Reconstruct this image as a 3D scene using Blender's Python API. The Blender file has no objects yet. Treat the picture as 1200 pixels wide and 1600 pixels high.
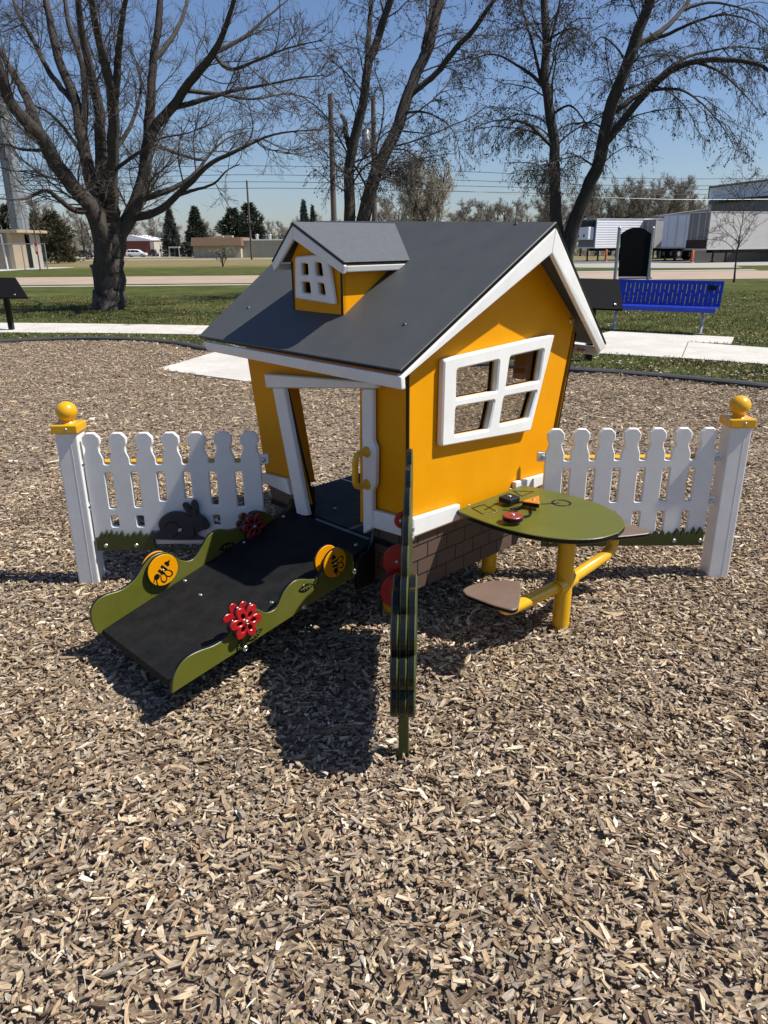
import bpy, bmesh, math, random
import numpy as np
from mathutils import Vector, Matrix
from mathutils.geometry import tessellate_polygon

sc = bpy.context.scene
R = math.radians
# ------------------------------------------------------------------ camera
FPX, PITCH, ROLL, EYE = 1150.0, R(20.06), R(0.5), 1.5      # focal length in pixels of the 1200x1600 picture
fwd = np.array([0, math.cos(PITCH), -math.sin(PITCH)])
up0 = np.array([0, math.sin(PITCH), math.cos(PITCH)])
rt0 = np.array([1.0, 0, 0])
rt = math.cos(ROLL) * rt0 - math.sin(ROLL) * up0
up = math.sin(ROLL) * rt0 + math.cos(ROLL) * up0
cam = bpy.data.cameras.new("camera")
cam.sensor_fit = 'VERTICAL'
cam.sensor_height = 36.0
cam.lens = FPX / 1600 * 36.0
cam.clip_start, cam.clip_end = 0.05, 3000
co = bpy.data.objects.new("camera", cam)
sc.collection.objects.link(co)
co.matrix_world = Matrix(((rt[0], up[0], -fwd[0], 0), (rt[1], up[1], -fwd[1], 0), (rt[2], up[2], -fwd[2], EYE), (0, 0, 0, 1)))
sc.camera = co
# ------------------------------------------------------------------ sky, sun, exposure
TO_SUN = Vector((0.182, -0.018, 0.255)).normalized()
SUN_EL = math.asin(TO_SUN.z)
SUN_AZ = math.atan2(TO_SUN.x, TO_SUN.y)
w = bpy.data.worlds.new("World")
sc.world = w
w.use_nodes = True
nt = w.node_tree
bg = nt.nodes["Background"]
sky = nt.nodes.new("ShaderNodeTexSky")
sky.sky_type = 'NISHITA'
sky.sun_disc = False
sky.sun_elevation = SUN_EL
sky.sun_rotation = SUN_AZ
sky.air_density = 1.0
sky.dust_density = 0.55
sky.ozone_density = 3.5
tint = nt.nodes.new("ShaderNodeVectorMath")          # a touch less green than the model's horizon
tint.operation = 'MULTIPLY'
tint.inputs[1].default_value = (0.92, 0.955, 1.09)
nt.links.new(sky.outputs[0], tint.inputs[0])
nt.links.new(tint.outputs[0], bg.inputs[0])
bg.inputs[1].default_value = 0.074
sl = bpy.data.lights.new("sun", 'SUN')
sl.energy = 5.0
sl.angle = R(0.53)
sl.color = (1.0, 0.95, 0.87)
so = bpy.data.objects.new("sun", sl)
sc.collection.objects.link(so)
so.rotation_euler = TO_SUN.to_track_quat('Z', 'Y').to_euler()
so.location = (8, -2, 12)
vs = sc.view_settings
vs.view_transform = 'Standard'
vs.look = 'None'
vs.gamma = 1
vs.exposure = 0.45
sc.cycles.max_bounces = 6
sc.cycles.transparent_max_bounces = 12

rng = np.random.default_rng(7)
random.seed(7)
# ------------------------------------------------------------------ survey: sight lines of the picture met with real planes
A = R(44.77)
NC = np.array([.097, 2.675, 0.0])                 # near bottom corner of the playhouse
DR = np.array([math.cos(A), math.sin(A), 0.0])    # along the gable wall (u)
DL = np.array([-math.sin(A), math.cos(A), 0.0])   # along the door wall (v)
EYEP = np.array([0, 0, EYE])


def sight(px, py):
    return (px - 600) / FPX * rt - (py - 800) / FPX * up + fwd


def hit(px, py, p0, n):
    d = sight(px, py)
    return EYEP + d * (((np.asarray(p0, float) - EYEP) @ n) / (d @ n))


def loc(p):
    q = np.asarray(p) - NC
    return np.array([q @ DR, q @ DL, q[2]])


def wor(u, v, z):
    return NC + u * DR + v * DL + np.array([0, 0, z])


def GU(px, py, v=0.0):
    q = loc(hit(px, py, wor(0, v, 0), DL))
    return (q[0], q[2])


def DV(px, py, u=0.0):
    q = loc(hit(px, py, wor(u, 0, 0), DR))
    return (q[1], q[2])


def HZ(px, py, z):
    q = loc(hit(px, py, (0, 0, z), np.array([0, 0, 1.0])))
    return (q[0], q[1])


def FX(px, py, Y):
    q = hit(px, py, (0, Y, 0), np.array([0, 1.0, 0]))
    return (q[0], q[2])


def WX(px, py, Y):
    return hit(px, py, (0, Y, 0), np.array([0, 1.0, 0]))


def gz(y):
    return 0.0 if y < 45 else -(y - 45) * 0.0075


# ------------------------------------------------------------------ materials
MATS = {}


def nodes_of(name):
    m = bpy.data.materials.new(name)
    m.use_nodes = True
    t = m.node_tree
    return m, t, t.nodes["Principled BSDF"], t.nodes.new, t.links.new


def surf(name, col, rough=.45, var=.12, vscale=6, bump=0.0, bscale=300, metal=0.0, spec=.5, stretch=(1, 1, 1), detail=4, col2=None, coat=0.0, dust=0.0, dcol=(.42, .36, .29)):
    """Base colour varied by noise, with a fine noise bump."""
    if name in MATS:
        return MATS[name]
    m, t, b, N, L = nodes_of(name)
    tc = N("ShaderNodeTexCoord")
    mp = N("ShaderNodeMapping")
    mp.inputs['Scale'].default_value = stretch
    L(tc.outputs['Object'], mp.inputs[0])
    nz = N("ShaderNodeTexNoise")
    nz.inputs['Scale'].default_value = vscale
    nz.inputs['Detail'].default_value = detail
    nz.inputs['Roughness'].default_value = .65
    L(mp.outputs[0], nz.inputs['Vector'])
    cr = N("ShaderNodeValToRGB")
    cr.color_ramp.elements[0].position = .3
    cr.color_ramp.elements[1].position = .7
    c2 = col2 or col
    cr.color_ramp.elements[0].color = (*[c * (1 - var) for c in col], 1)
    cr.color_ramp.elements[1].color = (*[min(1, c * (1 + var)) for c in c2], 1)
    L(nz.outputs[0], cr.inputs[0])
    out = cr.outputs[0]
    if dust:                                         # faint patches and scuffs of dried dust
        nd = N("ShaderNodeTexNoise")
        nd.inputs['Scale'].default_value = 3.1
        nd.inputs['Detail'].default_value = 14
        nd.inputs['Roughness'].default_value = .78
        nd.inputs['Distortion'].default_value = .6
        L(tc.outputs['Object'], nd.inputs['Vector'])
        dr_ = N("ShaderNodeMapRange")
        dr_.inputs['From Min'].default_value = .50
        dr_.inputs['From Max'].default_value = .78
        dr_.inputs['To Max'].default_value = dust
        L(nd.outputs[0], dr_.inputs[0])
        mxd = N("ShaderNodeMix")
        mxd.data_type = 'RGBA'
        L(dr_.outputs[0], mxd.inputs[0])
        L(cr.outputs[0], mxd.inputs[6])
        mxd.inputs[7].default_value = (*dcol, 1)
        out = mxd.outputs[2]
    L(out, b.inputs['Base Color'])
    b.inputs['Roughness'].default_value = rough
    b.inputs['Metallic'].default_value = metal
    b.inputs['Specular IOR Level'].default_value = spec
    if coat:
        b.inputs['Coat Weight'].default_value = coat
        b.inputs['Coat Roughness'].default_value = .1
    mr = N("ShaderNodeMapRange")
    mr.inputs['To Min'].default_value = max(0, rough - .08)
    mr.inputs['To Max'].default_value = min(1, rough + .1)
    L(nz.outputs[0], mr.inputs[0])
    L(mr.outputs[0], b.inputs['Roughness'])
    if bump:
        n2 = N("ShaderNodeTexNoise")
        n2.inputs['Scale'].default_value = bscale
        n2.inputs['Detail'].default_value = 3
        L(mp.outputs[0], n2.inputs['Vector'])
        bp = N("ShaderNodeBump")
        bp.inputs['Strength'].default_value = bump
        bp.inputs['Distance'].default_value = .002 if bscale > 60 else .03
        L(n2.outputs[0], bp.inputs['Height'])
        L(bp.outputs[0], b.inputs['Normal'])
    MATS[name] = m
    return m


YEL = surf('yellow_plastic', (.70, .288, .0006), .42, .05, 5, .25, 420, spec=.14, dust=.05, dcol=(.45, .30, .12))
YELT = surf('yellow_painted_steel', (.70, .37, .008), .28, .05, 6, .05, 90, coat=.3)
WHT = surf('white_plastic', (.74, .74, .715), .42, .05, 7, .2, 420, dust=.16, dcol=(.36, .31, .25))
GRY = surf('grey_roof_plastic', (.070, .074, .075), .46, .07, 9, .25, 500, detail=10, spec=.3, dust=.09, dcol=(.20, .19, .17))
MATTE = surf('matte_black_panel', (.008, .008, .009), .75, .15, 6, spec=.08)
SCREW = surf('dark_screw_steel', (.12, .12, .12), .45, .1, 20, 0, metal=1)
BLK = surf('black_plastic', (.007, .008, .009), .2, .2, 9, .15, 300, spec=.28)
NAVY = surf('dark_floor_plastic', (.008, .009, .012), .55, .2, 12, .2, 300, spec=.15, dust=.10)
SLATE = surf('slate_plastic', (.020, .025, .033), .55, .12, 9, .2, 300)
GRN = surf('olive_plastic', (.098, .106, .014), .38, .08, 8, .2, 420, spec=.35, dust=.16, dcol=(.25, .21, .14))
GRND = surf('dark_olive_plastic', (.046, .058, .011), .4, .1, 8, .2, 420)
RED = surf('red_plastic', (.38, .010, .014), .3, .08, 8, .15, 300)
DRED = surf('maroon_plastic', (.22, .022, .022), .38, .08, 8, .15, 300)
ORG = surf('orange_plastic', (.55, .18, .01), .4, .08, 8, .15, 300)
TAUPE = surf('taupe_plastic', (.145, .10, .078), .42, .08, 8, .25, 420, dust=.15)
BRK = surf('brown_plastic', (.088, .056, .043), .42, .10, 10, .25, 420)
STEEL = surf('stainless_steel', (.55, .55, .54), .3, .1, 20, 0, metal=1)
GALV = surf('galvanised_steel', (.36, .37, .37), .42, .12, 3, 0, metal=.6)
BLUE = surf('blue_coated_steel', (.007, .030, .36), .38, .12, 6, .1, 200)
CONC = surf('pale_concrete', (.54, .515, .465), .85, .14, 1.4, .5, 60, detail=9, dust=.45, dcol=(.30, .27, .22))
CONC2 = surf('road_concrete', (.335, .255, .19), .9, .13, .5, .4, 20, detail=9)
CONC3 = surf('yard_concrete', (.32, .295, .26), .9, .13, .25, .4, 20, detail=9)
ASPH = surf('asphalt', (.12, .12, .125), .9, .18, .4, .4, 30, detail=8)
RUB = surf('rubber_edging', (.035, .037, .041), .72, .25, 5, .5, 120)
BARK = surf('grey_brown_bark', (.052, .043, .036), .92, .42, 3.2, 1.0, 14, stretch=(3.2, 3.2, .5), detail=9)
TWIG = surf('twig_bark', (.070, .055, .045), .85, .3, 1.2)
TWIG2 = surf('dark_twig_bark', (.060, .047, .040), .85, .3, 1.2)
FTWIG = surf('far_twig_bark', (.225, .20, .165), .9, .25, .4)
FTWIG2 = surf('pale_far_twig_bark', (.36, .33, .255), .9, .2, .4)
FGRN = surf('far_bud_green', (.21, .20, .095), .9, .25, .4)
CONI = surf('conifer_needles', (.034, .046, .024), .8, .4, .7)
CONI2 = surf('brownish_conifer_needles', (.075, .066, .030), .8, .4, .5)
CONI3 = surf('blue_conifer_needles', (.05, .064, .052), .8, .3, .5)
WOODP = surf('weathered_pole_wood', (.10, .083, .070), .9, .25, 2, .4, 30, stretch=(4, 4, .3))
WIRE = surf('black_cable', (.03, .03, .035), .6, .1, 1)
GLASSD = surf('dark_window_glass', (.01, .012, .015), .08, .1, 1)
TRLW = surf('white_trailer_paint', (.78, .79, .80), .38, .06, .5)
TRLG = surf('pale_grey_trailer_panel', (.52, .51, .485), .5, .10, .5)
TRLD = surf('grey_trailer_doors', (.17, .165, .17), .5, .12, .7)
CARW = surf('white_car_paint', (.75, .75, .76), .2, .03, 1, coat=.6)
CARD = surf('dark_car_paint', (.014, .016, .024), .2, .1, 1, coat=.6)
CARR = surf('dull_red_car_paint', (.10, .02, .02), .25, .1, 1, coat=.5)
TYRE = surf('tyre_rubber', (.012, .012, .013), .8, .1, 5)
REDB = surf('dark_red_painted_metal', (.16, .012, .014), .45, .15, 5)
BRICKT = surf('tan_brick', (.27, .19, .125), .9, .16, 9, .3, 40)
WALLB = surf('beige_wall', (.45, .41, .34), .85, .08, .8)
REDW = surf('red_metal_wall', (.16, .038, .028), .7, .12, .6)
WHW = surf('white_metal_wall', (.78, .79, .80), .6, .06, .4)
SHADEGR = surf('grey_metal_wall', (.12, .125, .12), .7, .1, .5)
ROOFB = surf('brown_shake_roof', (.17, .105, .065), .9, .22, 2.5, .5, 10, stretch=(4, 4, 1))
ROOFG = surf('grey_shingle_roof', (.10, .10, .105), .9, .2, 1)
TOWER = surf('tower_grey_paint', (.20, .22, .24), .55, .14, .35, stretch=(1, 1, .15))


def corrugated(name, col, freq, axis=0, rough=.5, depth=.03):
    if name in MATS:
        return MATS[name]
    m, t, b, N, L = nodes_of(name)
    tc = N("ShaderNodeTexCoord")
    wv = N("ShaderNodeTexWave")
    wv.bands_direction = 'XYZ'[axis]
    wv.inputs['Scale'].default_value = freq
    L(tc.outputs['Object'], wv.inputs['Vector'])
    bp = N("ShaderNodeBump")
    bp.inputs['Strength'].default_value = 1
    bp.inputs['Distance'].default_value = depth
    L(wv.outputs[1], bp.inputs['Height'])
    L(bp.outputs[0], b.inputs['Normal'])
    nz = N("ShaderNodeTexNoise")
    nz.inputs['Scale'].default_value = .6
    nz.inputs['Detail'].default_value = 6
    L(tc.outputs['Object'], nz.inputs['Vector'])
    cr = N("ShaderNodeValToRGB")
    cr.color_ramp.elements[0].color = (*[c * .86 for c in col], 1)
    cr.color_ramp.elements[1].color = (*[min(1, c * 1.1) for c in col], 1)
    L(nz.outputs[0], cr.inputs[0])
    L(cr.outputs[0], b.inputs['Base Color'])
    b.inputs['Roughness'].default_value = rough
    MATS[name] = m
    return m


CORW = corrugated('white_corrugated_siding', (.78, .79, .81), 1.5, 2, .45, .014)
CORB = corrugated('beige_ribbed_siding', (.44, .42, .35), .8, 0, .6, .05)
CORG = corrugated('grey_ribbed_siding', (.11, .115, .11), .6, 0, .6, .05)


def ramp_rib_mat():
    m, t, b, N, L = nodes_of('ribbed_black_ramp_plastic')
    tc = N("ShaderNodeTexCoord")
    wv = N("ShaderNodeTexWave")
    wv.bands_direction = 'Y'
    wv.inputs['Scale'].default_value = 42
    L(tc.outputs['Object'], wv.inputs['Vector'])
    wx = N("ShaderNodeTexWave")
    wx.bands_direction = 'X'
    wx.inputs['Scale'].default_value = 42
    L(tc.outputs['Object'], wx.inputs['Vector'])
    mx = N("ShaderNodeMath")
    mx.operation = 'MULTIPLY'
    L(wv.outputs[1], mx.inputs[0])
    L(wx.outputs[1], mx.inputs[1])
    bp = N("ShaderNodeBump")
    bp.inputs['Strength'].default_value = .8
    bp.inputs['Distance'].default_value = .0015
    L(mx.outputs[0], bp.inputs['Height'])
    L(bp.outputs[0], b.inputs['Normal'])
    nz = N("ShaderNodeTexNoise")
    nz.inputs['Scale'].default_value = 9
    nz.inputs['Detail'].default_value = 9
    nz.inputs['Roughness'].default_value = .75
    L(tc.outputs['Object'], nz.inputs['Vector'])
    cr = N("ShaderNodeValToRGB")
    cr.color_ramp.elements[0].position = .35
    cr.color_ramp.elements[0].color = (.008, .009, .010, 1)
    cr.color_ramp.elements[1].position = .80
    cr.color_ramp.elements[1].color = (.026, .025, .024, 1)
    L(nz.outputs[0], cr.inputs[0])
    L(cr.outputs[0], b.inputs['Base Color'])
    b.inputs['Roughness'].default_value = .58
    b.inputs['Specular IOR Level'].default_value = .08
    return m


RIB = ramp_rib_mat()


def pane_mat():
    m, t, b, N, L = nodes_of('clear_pane')
    tr = N("ShaderNodeBsdfTransparent")
    tr.inputs[0].default_value = (.84, .82, .78, 1)
    gl = N("ShaderNodeBsdfGlossy")
    gl.inputs['Roughness'].default_value = .04
    fr = N("ShaderNodeFresnel")
    fr.inputs[0].default_value = 1.45
    mx = N("ShaderNodeMixShader")
    ge = N("ShaderNodeNewGeometry")
    fb = N("ShaderNodeMath")
    fb.operation = 'SUBTRACT'
    fb.use_clamp = True
    L(fr.outputs[0], fb.inputs[0])
    L(ge.outputs['Backfacing'], fb.inputs[1])
    L(fb.outputs[0], mx.inputs[0])
    L(tr.outputs[0], mx.inputs[1])
    L(gl.outputs[0], mx.inputs[2])
    L(mx.outputs[0], t.nodes["Material Output"].inputs[0])
    return m


PANE = pane_mat()


def chip_mat():
    m, t, b, N, L = nodes_of('wood_chips')
    ge = N("ShaderNodeNewGeometry")
    cr = N("ShaderNodeValToRGB")
    els = [(0, (.09, .058, .038)), (.12, (.175, .12, .078)), (.24, (.26, .178, .108)), (.36, (.26, .22, .178)), (.48, (.35, .255, .165)), (.58, (.37, .32, .262)), (.68, (.43, .312, .195)), (.80, (.49, .38, .25)), (.92, (.59, .48, .34)), (1.0, (.75, .67, .55))]
    e = cr.color_ramp.elements
    e[0].position, e[0].color = els[0][0], (*els[0][1], 1)
    e[1].position, e[1].color = els[-1][0], (*els[-1][1], 1)
    for p, c in els[1:-1]:
        x = e.new(p)
        x.color = (*c, 1)
    L(ge.outputs['Random Per Island'], cr.inputs[0])
    uv = N("ShaderNodeUVMap")
    mp = N("ShaderNodeMapping")
    mp.inputs['Scale'].default_value = (45, 420, 1)
    L(uv.outputs[0], mp.inputs[0])
    nz = N("ShaderNodeTexNoise")
    nz.inputs['Scale'].default_value = 1
    nz.inputs['Detail'].default_value = 5
    L(mp.outputs[0], nz.inputs['Vector'])
    mr = N("ShaderNodeMapRange")
    mr.inputs['From Min'].default_value = .3
    mr.inputs['From Max'].default_value = .7
    mr.inputs['To Min'].default_value = .48
    mr.inputs['To Max'].default_value = 1.25
    L(nz.outputs[0], mr.inputs[0])
    tc = N("ShaderNodeTexCoord")
    n3 = N("ShaderNodeTexNoise")
    n3.inputs['Scale'].default_value = 2.3
    n3.inputs['Detail'].default_value = 5
    L(tc.outputs['Object'], n3.inputs['Vector'])
    m3 = N("ShaderNodeMapRange")
    m3.inputs['From Min'].default_value = .3
    m3.inputs['From Max'].default_value = .72
    m3.inputs['To Min'].default_value = .78
    m3.inputs['To Max'].default_value = 1.14
    L(n3.outputs[0], m3.inputs[0])
    mu = N("ShaderNodeMath")
    mu.operation = 'MULTIPLY'
    L(mr.outputs[0], mu.inputs[0])
    L(m3.outputs[0], mu.inputs[1])
    mx = N("ShaderNodeVectorMath")
    mx.operation = 'SCALE'
    wm = N("ShaderNodeVectorMath")
    wm.operation = 'MULTIPLY'
    wm.inputs[1].default_value = (1.07, 1.055, 1.03)
    L(cr.outputs[0], wm.inputs[0])
    L(wm.outputs[0], mx.inputs[0])
    L(mu.outputs[0], mx.inputs['Scale'])
    L(mx.outputs[0], b.inputs['Base Color'])
    bp = N("ShaderNodeBump")
    bp.inputs['Strength'].default_value = .7
    bp.inputs['Distance'].default_value = .001
    L(nz.outputs[0], bp.inputs['Height'])
    L(bp.outputs[0], b.inputs['Normal'])
    b.inputs['Roughness'].default_value = .85
    b.inputs['Specular IOR Level'].default_value = .25
    return m


CHIP = chip_mat()


def mulch_mat():
    m, t, b, N, L = nodes_of('fine_mulch')
    tc = N("ShaderNodeTexCoord")
    vo = N("ShaderNodeTexVoronoi")
    vo.inputs['Scale'].default_value = 60
    mp = N("ShaderNodeMapping")
    mp.inputs['Scale'].default_value = (1, 1.6, 1)
    L(tc.outputs['Object'], mp.inputs[0])
    L(mp.outputs[0], vo.inputs['Vector'])
    cr = N("ShaderNodeValToRGB")
    e = cr.color_ramp.elements
    e[0].color = (.10, .072, .05, 1)
    e[1].color = (.36, .28, .195, 1)
    sp = N("ShaderNodeSeparateColor")
    L(vo.outputs['Color'], sp.inputs[0])
    L(sp.outputs[0], cr.inputs[0])
    L(cr.outputs[0], b.inputs['Base Color'])
    bp = N("ShaderNodeBump")
    bp.inputs['Distance'].default_value = .01
    L(vo.outputs['Distance'], bp.inputs['Height'])
    L(bp.outputs[0], b.inputs['Normal'])
    b.inputs['Roughness'].default_value = .95
    return m


MULCH = mulch_mat()


def lawn_mat():
    m, t, b, N, L = nodes_of('spring_lawn')
    tc = N("ShaderNodeTexCoord")
    n1 = N("ShaderNodeTexNoise")
    n1.inputs['Scale'].default_value = .55
    n1.inputs['Detail'].default_value = 8
    n1.inputs['Roughness'].default_value = .7
    L(tc.outputs['Object'], n1.inputs['Vector'])
    n2 = N("ShaderNodeTexNoise")
    n2.inputs['Scale'].default_value = 9
    n2.inputs['Detail'].default_value = 8
    n2.inputs['Roughness'].default_value = .8
    L(tc.outputs['Object'], n2.inputs['Vector'])
    ad = N("ShaderNodeMath")
    ad.operation = 'ADD'
    L(n1.outputs[0], ad.inputs[0])
    L(n2.outputs[0], ad.inputs[1])
    cr = N("ShaderNodeValToRGB")
    e = cr.color_ramp.elements
    e[0].position = .36
    e[0].color = (.034, .042, .011, 1)
    e[1].position = .72
    e[1].color = (.20, .165, .085, 1)
    x = e.new(.50)
    x.color = (.062, .078, .018, 1)
    x = e.new(.58)
    x.color = (.115, .108, .036, 1)
    hf = N("ShaderNodeMath")
    hf.operation = 'MULTIPLY'
    hf.inputs[1].default_value = .5
    L(ad.outputs[0], hf.inputs[0])
    # drier, straw coloured beyond the road
    sx = N("ShaderNodeSeparateXYZ")
    L(tc.outputs['Object'], sx.inputs[0])
    mr = N("ShaderNodeMapRange")
    mr.inputs['From Min'].default_value = 57
    mr.inputs['From Max'].default_value = 72
    mr.inputs['To Max'].default_value = .20
    L(sx.outputs[1], mr.inputs[0])
    a2 = N("ShaderNodeMath")
    a2.operation = 'ADD'
    L(hf.outputs[0], a2.inputs[0])
    L(mr.outputs[0], a2.inputs[1])
    L(a2.outputs[0], cr.inputs[0])
    L(cr.outputs[0], b.inputs['Base Color'])
    bp = N("ShaderNodeBump")
    bp.inputs['Distance'].default_value = .04
    L(n2.outputs[0], bp.inputs['Height'])
    L(bp.outputs[0], b.inputs['Normal'])
    b.inputs['Roughness'].default_value = .95
    b.inputs['Specular IOR Level'].default_value = .1
    return m


LAWN = lawn_mat()


def island_mat(name, cols, rough=.8):
    m, t, b, N, L = nodes_of(name)
    ge = N("ShaderNodeNewGeometry")
    cr = N("ShaderNodeValToRGB")
    e = cr.color_ramp.elements
    e[0].color = (*cols[0], 1)
    e[1].color = (*cols[-1], 1)
    for k, c in enumerate(cols[1:-1]):
        x = e.new((k + 1) / (len(cols) - 1))
        x.color = (*c, 1)
    L(ge.outputs['Random Per Island'], cr.inputs[0])
    L(cr.outputs[0], b.inputs['Base Color'])
    b.inputs['Roughness'].default_value = rough
    b.inputs['Specular IOR Level'].default_value = .2
    return m


BLADE = island_mat('grass_blades', [(.034, .044, .010), (.062, .074, .016), (.10, .10, .028), (.17, .145, .06), (.28, .22, .125)])
LITTER = island_mat('dry_leaf_litter', [(.20, .15, .10), (.34, .27, .19), (.55, .50, .42)])

# ------------------------------------------------------------------ object helpers
MW = {}                                         # object -> matrix of its thing


def link(o):
    sc.collection.objects.link(o)
    return o


def tag(o, label=None, cat=None, group=None, kind=None):
    if label:
        o['label'] = label
    if cat:
        o['category'] = cat
    if group:
        o['group'] = group
    if kind:
        o['kind'] = kind
    return o


def thing(name, label, cat, at=(0, 0, 0), rz=0.0, group=None):
    o = link(bpy.data.objects.new(name, None))
    o.location = tuple(float(c) for c in at)
    o.rotation_euler = (0, 0, rz)
    o.empty_display_size = .2
    MW[o] = Matrix.Translation(o.location) @ Matrix.Rotation(rz, 4, 'Z')
    return tag(o, label, cat, group)


def mesh_obj(name, vs_, fs, mats, parent=None, smooth=False, fm=None, world=True, label=None, smooth_mask=None):
    """One mesh object; vertices in world space unless world=False (then in the thing's own space)."""
    me = bpy.data.meshes.new(name)
    v = np.asarray(vs_, float).reshape(-1, 3)
    if parent is not None and world:
        Mi = np.array(MW[parent].inverted())
        v = v @ Mi[:3, :3].T + Mi[:3, 3]
    me.from_pydata(v.tolist(), [], [list(map(int, f)) for f in fs])
    for m in (mats if isinstance(mats, (list, tuple)) else [mats]):
        me.materials.append(m)
    if fm is not None:
        me.polygons.foreach_set('material_index', np.asarray(fm, np.int32))
    me.polygons.foreach_set('use_smooth', np.asarray(smooth_mask, bool) if smooth_mask is not None else np.full(len(me.polygons), bool(smooth)))
    me.update()
    o = link(bpy.data.objects.new(name, me))
    if parent is not None:
        o.parent = parent
        MW[o] = MW[parent]
    if label:
        o['label'] = label
    return o


def quads_obj(name, V, F, mat, parent=None, smooth=False, uv=None, world=True, fm=None):
    """Fast path for big numpy meshes made of equal-sized faces."""
    me = bpy.data.meshes.new(name)
    V = np.asarray(V, np.float64)
    if parent is not None and world:
        Mi = np.array(MW[parent].inverted())
        V = V @ Mi[:3, :3].T + Mi[:3, 3]
    n, k = F.shape
    me.vertices.add(len(V))
    me.vertices.foreach_set('co', V.astype(np.float32).ravel())
    me.loops.add(n * k)
    me.loops.foreach_set('vertex_index', F.astype(np.int32).ravel())
    me.polygons.add(n)
    me.polygons.foreach_set('loop_start', np.arange(0, n * k, k, dtype=np.int32))
    if uv is not None:
        l = me.uv_layers.new(name='UVMap')
        l.data.foreach_set('uv', uv[F.ravel()].astype(np.float32).ravel())
    for m in (mat if isinstance(mat, (list, tuple)) else [mat]):
        me.materials.append(m)
    if fm is not None:
        me.polygons.foreach_set('material_index', fm.astype(np.int32))
    me.polygons.foreach_set('use_smooth', np.full(n, bool(smooth)))
    me.update(calc_edges=True)
    o = link(bpy.data.objects.new(name, me))
    if parent is not None:
        o.parent = parent
        MW[o] = MW[parent]
    return o


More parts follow.
